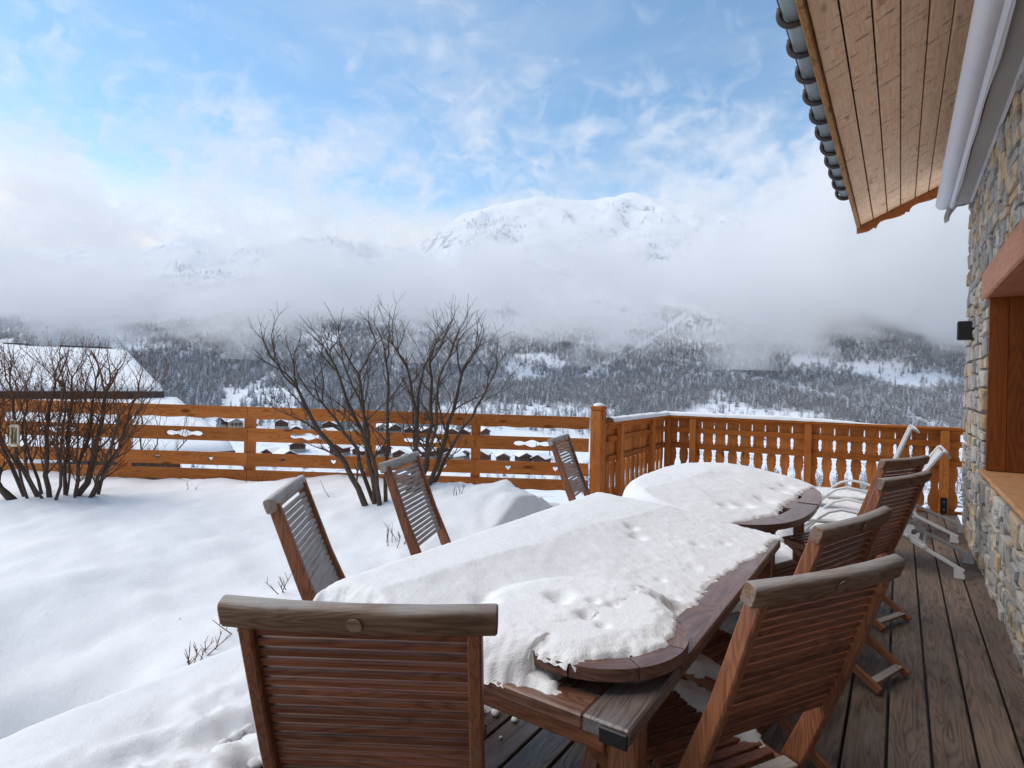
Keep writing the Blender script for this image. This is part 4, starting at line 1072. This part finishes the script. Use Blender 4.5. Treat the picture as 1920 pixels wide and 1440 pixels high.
# snow left on seats
def patch(name, cx, cy, z, a, b, h, rot, label, seed):
    def fn(x, y):
        dx, dy = x - cx, y - cy; X = (dx * math.cos(rot) + dy * math.sin(rot)) / a; Y = (-dx * math.sin(rot) + dy * math.cos(rot)) / b
        q = X * X + Y * Y + .5 * fbm(x * 11, y * 11, seed, 4); t = h * edge_round(1 - q, .8) + .006 * fbm(x * 30, y * 30, seed, 3)
        return (z + (t if q < 1 else max(-.02, (1 - q) * .05)), q < 1.15)
    m = max(a, b) * 1.3
    return tag(hfield(name, cx - m, cx + m, cy - m, cy + m, .01, fn, SNOW_ROUGH), label, 'snow', kind='stuff')
patch('seat_snow', -.50, 1.98, .421, .20, .06, .035, -.5, 'ridge of snow left on the nearest chair seat', 1.1)
patch('seat_snow', -.66, 2.28, .421, .17, .05, .03, -.35, 'thin snow on the second wall side chair seat', 2.1)
patch('lounger_snow', -.55, 6.09, .305, .36, .25, .03, 0, 'snow lying in the seat of the nearer lounger', 3.1)
patch('lounger_snow', -.60, 7.41, .305, .36, .25, .03, 0, 'snow lying in the seat of the farther lounger', 4.1)
for nm, c, dv in (('chair_cap_snow', (-2.06, 1.465), (-.334, .38)), ('chair_cap_snow', (-2.3515, 2.407), (-.197, .465)), ('chair_cap_snow', (-2.297, 4.16), (-.114, .48))): pass
# ================================================================ BARE SHRUBS
def twig_mat(name, c1, c2, snow=.0):
    m, nt, b = newmat(name, .85, .15)
    tc = nd(nt, 'TexCoord').outputs['Object']; n = noi(nt, tc, 30, 5, .65); l = noi(nt, tc, 55, 3, .6)
    col = mix(nt, n, c1, c2)
    col = mix(nt, nd(nt, 'MapRange', Value=l, i1=.62, i2=.72, i3=0.0, i4=.55).outputs[0], col, (.24, .25, .22))
    lk(nt, col, b.inputs['Base Color']); bump(nt, b, n, .6, .004); return m
BARK = twig_mat('lichened_bark', (.042, .030, .023), (.15, .108, .082)); TWIG = twig_mat('red_brown_twigs', (.07, .030, .017), (.22, .105, .062))
LEAF = plain('dead_leaf', (.30, .08, .02), .8, nz=.3)
def path(p0, p1, n, bend, r, wob):
    p0, p1 = Vector(p0), Vector(p1); d = p1 - p0; L = d.length; out = []
    k = Vector((r.uniform(-1, 1), r.uniform(-1, 1), 0)) * wob * L
    for i in range(n + 1):
        t = i / n; q = p0 + d * t + bend * (math.sin(math.pi * t) * L) + k * math.sin(2 * math.pi * t) * .5
        if 0 < i < n: q += Vector((r.uniform(-1, 1), r.uniform(-1, 1), r.uniform(-.6, .6))) * wob * L * .25
        out.append(q)
    return out
def shoot(mb, p, d, L, rad, depth, r, buds, lim, up):
    """one branch of a pruned, upright shrub: bends upwards and forks in pairs"""
    n = 4 if L > .12 else 2; pts = [p]; dd = d.normalized()
    for i in range(n):
        dd = (dd + Vector((r.uniform(-.26, .26), r.uniform(-.26, .26), r.uniform(-.1, .16) + up * .16))).normalized()
        pts.append(pts[-1] + dd * (L / n))
    r1 = rad * (.62 if depth else .45)
    mb.add(tube_vf(pts, [rad + (r1 - rad) * i / n for i in range(n + 1)], 6 if rad > .006 else 4, False))
    end = pts[-1]
    if depth == 0 or end.z > lim:
        if depth == 0 and r.random() < buds:
            q = end + dd * .004; s = .0042; mb.add(([q + Vector(v) * s for v in ((1, 0, 0), (0, 1, 0), (-1, 0, 0), (0, -1, 0), (0, 0, 1.8), (0, 0, -1.2))], [(0, 1, 4), (1, 2, 4), (2, 3, 4), (3, 0, 4), (1, 0, 5), (2, 1, 5), (3, 2, 5), (0, 3, 5)]))
        if depth > 1 and end.z > lim: depth = 1
        elif depth == 0: return
    a = r.uniform(0, 6.28)
    for k in range(2 if r.random() < .8 else 3):
        sd = Vector((math.cos(a + k * 2.6), math.sin(a + k * 2.6), .1)); w = r.uniform(.35, .75)
        shoot(mb, end, (dd + sd * w), L * r.uniform(.55, .85), r1 * r.uniform(.75, 1.0), depth - 1, r, buds, lim, up)
    for k in range(r.randint(1, 3) if depth > 1 else r.randint(1, 2)):                                   # side shoots
        i = r.randint(1, n); sd = Vector((r.uniform(-1, 1), r.uniform(-1, 1), .4)).normalized()
        shoot(mb, pts[i], dd * .5 + sd, L * r.uniform(.3, .5), rad * .4, max(0, depth - 2), r, buds, lim, up)
def W3(u, v, z): return W2(u, v, z)
def shrub(name, label, base, stems, seed, matS, matT, lim, depth=3, buds=.7, L0=.30, up=.6, dens=(0, 1, 1, 2)):
    """stems: (start offset (du, dv), knee (du, dv, dz), top (du, dv, dz), radius)"""
    r = random.Random(seed); b = Vector(base); t = empty(name, b, label=label, cat='shrub'); tw = MB(); tips = []
    for (s, kn, tp, rad) in stems:
        p0 = b + W2(s[0], s[1], -.12); p1 = b + W2(kn[0], kn[1], kn[2]); p2 = b + W2(tp[0], tp[1], tp[2])
        A = path(p0, p1, 5, Vector((0, 0, 0)), r, .07); B = path(p1, p2, 6, (FW * r.uniform(-.04, .04) + RT * r.uniform(-.05, .05)), r, .07)
        pts = A + B[1:]; n = len(pts); rr = [rad * (1 - .58 * i / (n - 1)) for i in range(n)]
        me = tube('stem', [p - b for p in pts], rr, 9); link('stem', me, matS, t, Matrix.Translation(b))
        for i in range(4, n):
            d = (pts[i] - pts[i - 1]).normalized()
            if i == n - 1: q = r.randint(2, 3)
            else: q = r.choice(dens)
            for k in range(q):
                sd = Vector((r.uniform(-1, 1), r.uniform(-1, 1), .25)).normalized()
                shoot(tw, pts[i], d * (.9 if i == n - 1 else .55) + sd * .65, L0 * r.uniform(.7, 1.15), rr[i] * (.8 if i == n - 1 else .46), depth if i >= n - 2 else depth - 1, r, buds, b.z + lim * r.uniform(.88, 1.04), up)
        tips.append(pts[-1])
    tw.V = [Vector(v) - b for v in tw.V]
    link('twigs', tw.mesh('twigs', True), matT, t, Matrix.Translation(b))['kind'] = 'stuff'
    return t, tips
# tall shrub in the middle: two fans of stems from one stool
cb = W2(5.66, -1.27, .13)
stems = [((0, 0), (-.05, -.26, .40), (-.05, -.80, 1.25), .036), ((0, .02), (.05, -.12, .52), (.1, -.46, 1.42), .030), ((.03, 0), (.1, -.25, .66), (.15, -.62, 1.10), .024),
         ((0, .03), (-.06, -.02, .45), (-.1, -.20, 1.40), .028), ((.02, .03), (.0, .08, .72), (.1, .02, 1.52), .023), ((.02, .02), (-.05, -.10, .80), (-.15, -.34, 1.52), .018),
         ((.14, .22), (.22, .30, .60), (.2, .22, 1.45), .030), ((.16, .25), (.24, .42, .62), (.15, .44, 1.52), .029), ((.18, .30), (.25, .58, .66), (.2, .76, 1.42), .031),
         ((.18, .30), (.3, .60, .55), (.3, .98, 1.20), .025), ((.2, .24), (.4, .26, .75), (.5, .34, 1.50), .020), ((.2, .28), (.1, .50, .78), (-.1, .62, 1.50), .021)]
sh1, tips = shrub('bare_shrub', 'tall bare dark branched shrub in the middle in front of the fence', cb, stems, 3, BARK, BARK, 1.95, 3, .95, .30, .06, (0, 1, 1, 1))
lf = random.Random(3)
for i in (6, 9):
    p = tips[i] + Vector((lf.uniform(-.1, .1), lf.uniform(-.1, .1), .12)); me = mesh('dead_leaf', [(0, 0, 0), (.018, .008, -.01), (.03, 0, -.035), (.014, -.012, -.028), (.004, -.01, -.014)], [(0, 1, 2, 3, 4)])
    link('dead_leaf', me, LEAF, sh1, Matrix.Translation(p))
# low thicket on the left
lb = W2(5.45, -4.30, .14)
stems = [((-.1, -.10), (-.1, -.42, .32), (-.05, -.55, .95), .030), ((0, 0), (.0, -.05, .5), (.05, -.02, 1.25), .026), ((.1, .1), (.15, .28, .55), (.1, .42, 1.15), .034), ((.12, .16), (.1, .36, .35), (.0, .62, .95), .024),
         ((.05, -.02), (-.1, -.25, .55), (-.1, -.32, 1.22), .022), ((.15, .05), (.2, .16, .6), (.25, .22, 1.28), .020), ((.1, .0), (.1, .08, .6), (.15, .06, 1.30), .018), ((0, -.1), (.1, -.55, .6), (.2, -.85, 1.10), .022),
         ((.2, .02), (.3, -.15, .6), (.4, -.2, 1.2), .018), ((.18, .14), (.3, .42, .6), (.4, .55, 1.15), .018), ((0, .05), (-.12, .15, .55), (-.15, .20, 1.2), .016), ((-.02, -.08), (-.1, -.55, .45), (-.1, -.75, 1.15), .022),
         ((.05, .12), (.05, .22, .4), (.0, .30, 1.20), .014), ((.0, .02), (-.15, -.12, .5), (-.2, -.15, 1.15), .014), ((.2, .1), (.1, .5, .5), (.05, .78, 1.0), .015), ((.1, -.06), (.2, -.40, .6), (.3, -.5, 1.2), .016), ((.1, .06), (.05, .12, .5), (.0, .1, 1.2), .012), ((-.05, -.05), (-.12, -.3, .6), (-.2, -.45, 1.05), .014)]
shrub('bare_thicket', 'dense bare reddish thicket at the left edge in front of the fence', lb, stems, 11, BARK, TWIG, 1.50, 3, .5, .23, .45, (1, 2, 2, 3))
# low bush behind the fence
bb = W2(8.6, -5.65, -.75)
stems = [((0, 0), (.0, -.25, .6), (.1, -.6, 1.3), .02), ((0, 0), (0, .1, .7), (0, .2, 1.45), .02), ((0, .1), (.1, .35, .6), (.1, .75, 1.2), .018), ((0, .05), (-.1, .3, .7), (-.1, .5, 1.45), .016), ((0, -.1), (0, -.15, .8), (.05, -.3, 1.4), .016)]
shrub('small_bush', 'low dark bush behind the fence below the neighbouring roof', bb, stems, 17, BARK, BARK, 1.62, 3, .9, .24, .5)

# little frame hanging in the thicket
hp = W2(5.25, -4.485, .905)
th = empty('hanging_thermometer', hp, label='small cream framed thermometer hanging in the left thicket', cat='thermometer')
RX = Matrix(((RT.x, 0, -FW.x, hp.x), (RT.y, 0, -FW.y, hp.y), (0, 1, 0, hp.z), (0, 0, 0, 1)))
def rrect(w, h, r):
    out = []
    for cx, cy, a0 in ((w / 2 - r, h / 2 - r, 0), (-w / 2 + r, h / 2 - r, 1), (-w / 2 + r, -h / 2 + r, 2), (w / 2 - r, -h / 2 + r, 3)):
        for k in range(5): a = math.pi / 2 * (a0 + k / 4); out.append((cx + r * math.cos(a), cy + r * math.sin(a)))
    return out
link('frame', prism('frame', [rrect(.086, .20, .022), rrect(.054, .148, .006)[::-1]], .016), CREAM, th, RX)
link('card', prism('card', [rrect(.056, .15, .005)], .004), TAN, th, RX @ Matrix.Translation((0, 0, -.003)))
for x in (-.018, .018): link('dark_edge', cbox(.004, .13, .004, .001), BLACK, th, RX @ Matrix.Translation((x, 0, .002)))
link('glass_tube', tube('glass_tube', [(0, -.055, 0), (0, .055, 0)], .004, 8), CREAM, th, RX @ Matrix.Translation((0, 0, .004)))
link('hook', tube('hook', [(0, .10, 0), (0, .118, 0), (.008, .128, 0), (.0, .138, 0), (-.006, .13, 0)], .0028, 6), CREAM, th, RX)

STALKS = [(6.45, -2.80, 7, .22, 'bunch of thin upright stalks in snow below the fence post left of centre', 1, .10, 0),
          (6.0, -3.33, 2, .17, 'small bent forked twig alone in the snow right of the left thicket', 2, .03, 1),
          (5.9, -1.80, 1, .30, 'single straight stalk standing in snow left of the tall shrub', 3, .01, 0),
          (6.35, -1.68, 1, .16, 'short straight stalk in the snow just left of the tall shrub foot', 4, .01, 0),
          (3.09, -1.70, 6, .17, 'tangle of dark twigs in snow along the deck edge left of the near chair', 5, .06, 2),
          (3.22, -1.67, 4, .13, 'low dark twigs between the tangle and the near chair', 15, .05, 2),
          (3.42, -1.61, 5, .20, 'few dark twigs showing beside the near chair top rail', 6, .06, 2),
          (3.98, -1.52, 4, .20, 'thin twigs in snow at the foot of the leftmost silvered chair', 7, .05, 2),
          (4.80, -.92, 8, .20, 'fine twig clump in snow just left of the second silvered chair', 8, .08, 2),
          (5.42, -.49, 4, .18, 'small curved twigs in snow right of the second silvered chair', 9, .05, 2),
          (3.55, -2.04, 1, .06, 'tiny stub of twig alone in the open snow', 10, .01, 0)]
# dry stalks poking out of the snow
def gz(x, y): return garden_z(x, y)
def stalks(name, u, v, n, h, label, seed, spread=.12, fork=0):
    r = random.Random(seed); p = W2(u, v); z = gz(p.x, p.y); mb = MB(); b = Vector((p.x, p.y, z))
    for i in range(n):
        s = Vector((r.uniform(-1, 1) * spread, r.uniform(-1, 1) * spread, -.04)); hh = h * r.uniform(.5, 1.1); L = Vector((r.gauss(0, .4), r.gauss(0, .4), 1)) * hh
        pts = [s, s + L * .5 + Vector((r.uniform(-.01, .01), r.uniform(-.01, .01), 0)), s + L]
        mb.add(tube_vf(pts, [.0034, .0028, .0015], 5, False))
        for k in range(fork):
            q = s + L * r.uniform(.4, .9); mb.add(tube_vf([q, q + Vector((r.uniform(-.5, .5), r.uniform(-.5, .5), .8)) * hh * .4], [.002, .001], 4, False))
    return tag(link(name, mb.mesh(name, True), TWIG, None, Matrix.Translation(b)), label, 'plant', 'dry stalks in the garden snow')
def near(u, v, n, h, lab, sd, sp=.10, fk=2): return stalks('dry_twigs', u, v, n, h, lab, sd, sp, fk)
for args in STALKS: near(*args)

# ================================================================ NEIGHBOURING CHALET below on the left
nbr = empty('neighbour_chalet', W2(16, -12, -4), label='neighbouring chalet with stepped snow covered roof behind the left fence', cat='house')
RTILE = plain('dark_roof_edge', (.06, .05, .045), .8, nz=.4, nsc=6)
e1 = (FW + RT).normalized(); e2 = (RT - FW).normalized()           # ridge direction, fall direction
def Rp(a, b, z): return W2(18, -12) + e1 * a + e2 * b + Vector((0, 0, z))
def roof_slab(name, a0, a1, b0, z0, b1, z1, th, lift, mat, wav=0.0, par=None):
    V, Fc = [], []
    NA, NB = 60, 26
    for top in (1, 0):
        for i in range(NA + 1):
            for j in range(NB + 1):
                a = a0 + (a1 - a0) * i / NA; t = j / NB; b = b0 + (b1 - b0) * t; z = z0 + (z1 - z0) * t + lift
                if top:
                    z += th; saw = (t * 17) % 1
                    if wav: z += wav * (.6 * saw + .8 * fbm(a * 1.1, b * 1.1, 3, 3)) ; z -= th * .8 * (1 - edge_round(min(t, 1 - t, .2) + .002, .05))
                V.append(Rp(a, b, z))
    o = (NA + 1) * (NB + 1); W = NB + 1
    for i in range(NA):
        for j in range(NB): q = i * W + j; Fc.append((q, q + 1, q + W + 1, q + W)); Fc.append((o + q, o + q + W, o + q + W + 1, o + q + 1))
    for i in range(NA):
        for q in (i * W, i * W + NB): Fc.append((q, q + W, o + q + W, o + q))
    for j in range(NB):
        for q in (j, NA * W + j): Fc.append((q, q + 1, o + q + 1, o + q))
    bm = bmesh.new(); me = mesh(name, V, Fc, bool(wav)); bm.from_mesh(me); bmesh.ops.recalc_face_normals(bm, faces=bm.faces[:]); bm.to_mesh(me); bm.free()
    return link(name, me, mat, par or nbr)
r1 = roof_slab('upper_roof', -14, 0, 0, 1.95, 4.35, .86, .16, 0, RTILE)
roof_slab('roof_snow', -14, -.03, .04, 2.02, 4.33, .93, .10, .092, SNOW, .035, r1)
roof_slab('far_slope', -14, 0, -.02, 2.02, -4.3, .93, .09, 0, RTILE, 0, r1)
r2 = roof_slab('lower_roof', -13, .35, 4.10, .70, 8.35, -.22, .09, 0, RTILE)
roof_slab('roof_snow', -13, .32, 4.11, .70, 8.33, -.22, .11, .092, SNOW, .035, r2)
for k, a in enumerate((-.35, -1.05, -2.3, -3.1, -4.1, -5.0)): 
    board('ridge_tile', r1, Rp(a, 0, 2.225), Rp(a - .55, 0, 2.225), .16, .03, RTILE)
mb = MB()
V = [Rp(-.6, 4.4, .9), Rp(-.6, 8.0, -.12), Rp(-13, 8.0, -.12), Rp(-13, 4.4, .9), Rp(-.6, 4.4, -5), Rp(-.6, 8.0, -5), Rp(-13, 8.0, -5), Rp(-13, 4.4, -5)]
link('wall', mesh('wall', V, [(0, 1, 5, 4), (1, 2, 6, 5), (2, 3, 7, 6), (3, 0, 4, 7)]), DARKWOOD, nbr)
V = [Rp(-.5, -4, .95), Rp(-.5, 0, 1.95), Rp(-.5, 4.2, .92), Rp(-.5, 4.2, -5), Rp(-.5, -4, -5)]
link('gable_wall', mesh('gable_wall', V, [(0, 1, 2, 3, 4)]), DARKWOOD, nbr)
c = Rp(-3.05, 5.05, .70); sk = link('skylight', cbox(1.0, .42, .22, .02), RTILE, nbr, Matrix.Translation(c) @ Matrix.Rotation(math.atan2(e1.y, e1.x), 4, 'Z'))
link('skylight_pane', cbox(.94, .02, .10, .003), plain('skylight_glass', (.3, .34, .35), .1), sk, Matrix.Translation(c + e2 * .215 + Vector((0, 0, -.02))) @ Matrix.Rotation(math.atan2(e1.y, e1.x), 4, 'Z'))

# ================================================================ VILLAGE in the valley
RED = wood('village_wood_red', (.07, .024, .018), (.16, .055, .04), .8, .05, var=.3); BRN = wood('village_wood_brown', (.055, .032, .022), (.13, .075, .05), .8, .05, var=.3)
STUC = plain('village_stucco', (.34, .31, .27), .9, nz=.1); WPANE = plain('village_window', (.03, .035, .04), .2)
VIL = {}
def village_house(px, yb, u, w, h, dp, rz, mat, label, low=False):
    """px, yb: bearing and foot as angles; u metres away"""
    v = (px - 960) / 1090 * u; p = W2(u, v); z = ground(u, v) - .3
    t = empty('village_chalet', (p.x, p.y, z), YAW + rz, label=label, cat='house', group='chalets of the village in the valley'); b = WM[t.name]
    rise = w * .24
    key = (w, h, dp)
    if key not in VIL:
        k = w / 2; d = dp / 2
        walls = mesh('walls', [(-k, -d, 2.6), (k, -d, 2.6), (k, d, 2.6), (-k, d, 2.6), (-k, -d, h), (k, -d, h), (k, d, h), (-k, d, h), (0, -d, h + rise), (0, d, h + rise)],
                     [(0, 1, 5, 8, 4), (1, 2, 6, 5), (2, 3, 7, 9, 6), (3, 0, 4, 7)])
        foot = MB().box((-k - .05, -d - .05, -4), (k + .05, d + .05, 2.6)).mesh('ground_floor')
        def slab(off, th, ov, s): 
            x1 = (k + ov) * s; z1 = h - ov * .48 + off
            return mesh('roof', [(0, -d - ov, h + rise + off), (x1, -d - ov, z1), (x1, d + ov, z1), (0, d + ov, h + rise + off), (0, -d - ov, h + rise + off + th), (x1, -d - ov, z1 + th), (x1, d + ov, z1 + th), (0, d + ov, h + rise + off + th)],
                        [(0, 1, 2, 3), (7, 6, 5, 4), (0, 4, 5, 1), (1, 5, 6, 2), (2, 6, 7, 3), (3, 7, 4, 0)])
        wins = []
        for zz in (3.6, 5.9):
            for x in (-.28, 0, .28):
                if zz + 1.2 < h + rise * (1 - abs(x) * 2): wins.append((x * w, zz))
        VIL[key] = (walls, foot, [slab(.02, .25, 1.1, s) for s in (-1, 1)], [slab(.29, .55, 1.0, s) for s in (-1, 1)], wins)
    walls, foot, rf, sn, wins = VIL[key]
    link('walls', walls, mat, t, b); link('ground_floor', foot, STUC, t, b)
    for m in rf: link('roof_side', m, DARKWOOD, t, b)
    for m in sn: link('roof_snow', m, VALLEY_CLEAN, t, b)
    for x, zz in wins: link('window', cbox(w * .11, .12, 1.1, .01), WPANE, t, b @ Matrix.Translation((x, -dp / 2 - .03, zz)))
    if not low: link('balcony', cbox(w * .9, .9, .9, .05), DARKWOOD, t, b @ Matrix.Translation((0, -dp / 2 - .5, 5.0)))
    return t
VALLEY_CLEAN = snow_mat('roof_snow_far', .1)
VH = [(830, 470, 12, 7, 11, .25, RED, 'red brown chalet with broad gable left of the fence post in the valley'), (905, 455, 13, 7, 12, -.2, RED, 'red brown chalet just right of the fence post in the valley'),
      (946, 450, 10, 6.5, 10, .1, BRN, 'brown gabled chalet second right of the fence post in the valley'), (984, 452, 10, 6.5, 11, .35, BRN, 'brown chalet with snow gable near the far silvered chair'),
      (1018, 448, 11, 6, 11, -.5, BRN, 'dark chalet partly behind the far silvered chair'), (716, 468, 17, 6, 9, 1.2, RED, 'long low red brown chalet behind the shrub stems'),
      (872, 462, 8, 6, 8, .3, STUC, 'pale stone house beside the fence post in the valley'), (848, 545, 13, 7, 12, .2, BRN, 'dark chalet on the upper village row with steep snow roof'),
      (872, 548, 11, 7, 10, -.15, RED, 'red chalet on the upper village row beside the fence post'), (905, 556, 12, 5.5, 10, .8, BRN, 'low dark house on the upper row right of the fence post'),
      (735, 560, 16, 5, 10, .9, BRN, 'long low snow roofed barn on the upper row behind the shrub'), (560, 480, 12, 6, 11, .4, BRN, 'dark chalet left of the tall shrub in the valley'),
      (800, 552, 11, 6, 10, .5, BRN, 'dark house between the shrub stems on the upper row'), (640, 470, 12, 6.5, 11, -.3, RED, 'red brown house directly behind the left shrub stems')]
rv = random.Random(8)
SHAPES = ((11, 6.5, 10), (12, 7, 12), (9, 6, 9), (14, 6, 10))
k = 0
while k < 18:                                               # the rest of the village, too small and alike to single out
    px, u = rv.uniform(420, 1090), rv.choice((rv.uniform(425, 470), rv.uniform(530, 575)))
    if any(abs(px - q[0]) < 17 and abs(u - q[1]) < 30 for q in VH): continue
    w, h, dp = rv.choice(SHAPES)
    VH.append((px, u, w, h, dp, rv.uniform(-.9, .9), rv.choice((RED, BRN, BRN, STUC)), 'one of the small snow roofed houses crowding the distant village')); k += 1
for px, u, w, h, dp, rz, mat, lab in VH: village_house(px, 0, u, w, h, dp, rz, mat, lab, 'low' in lab)
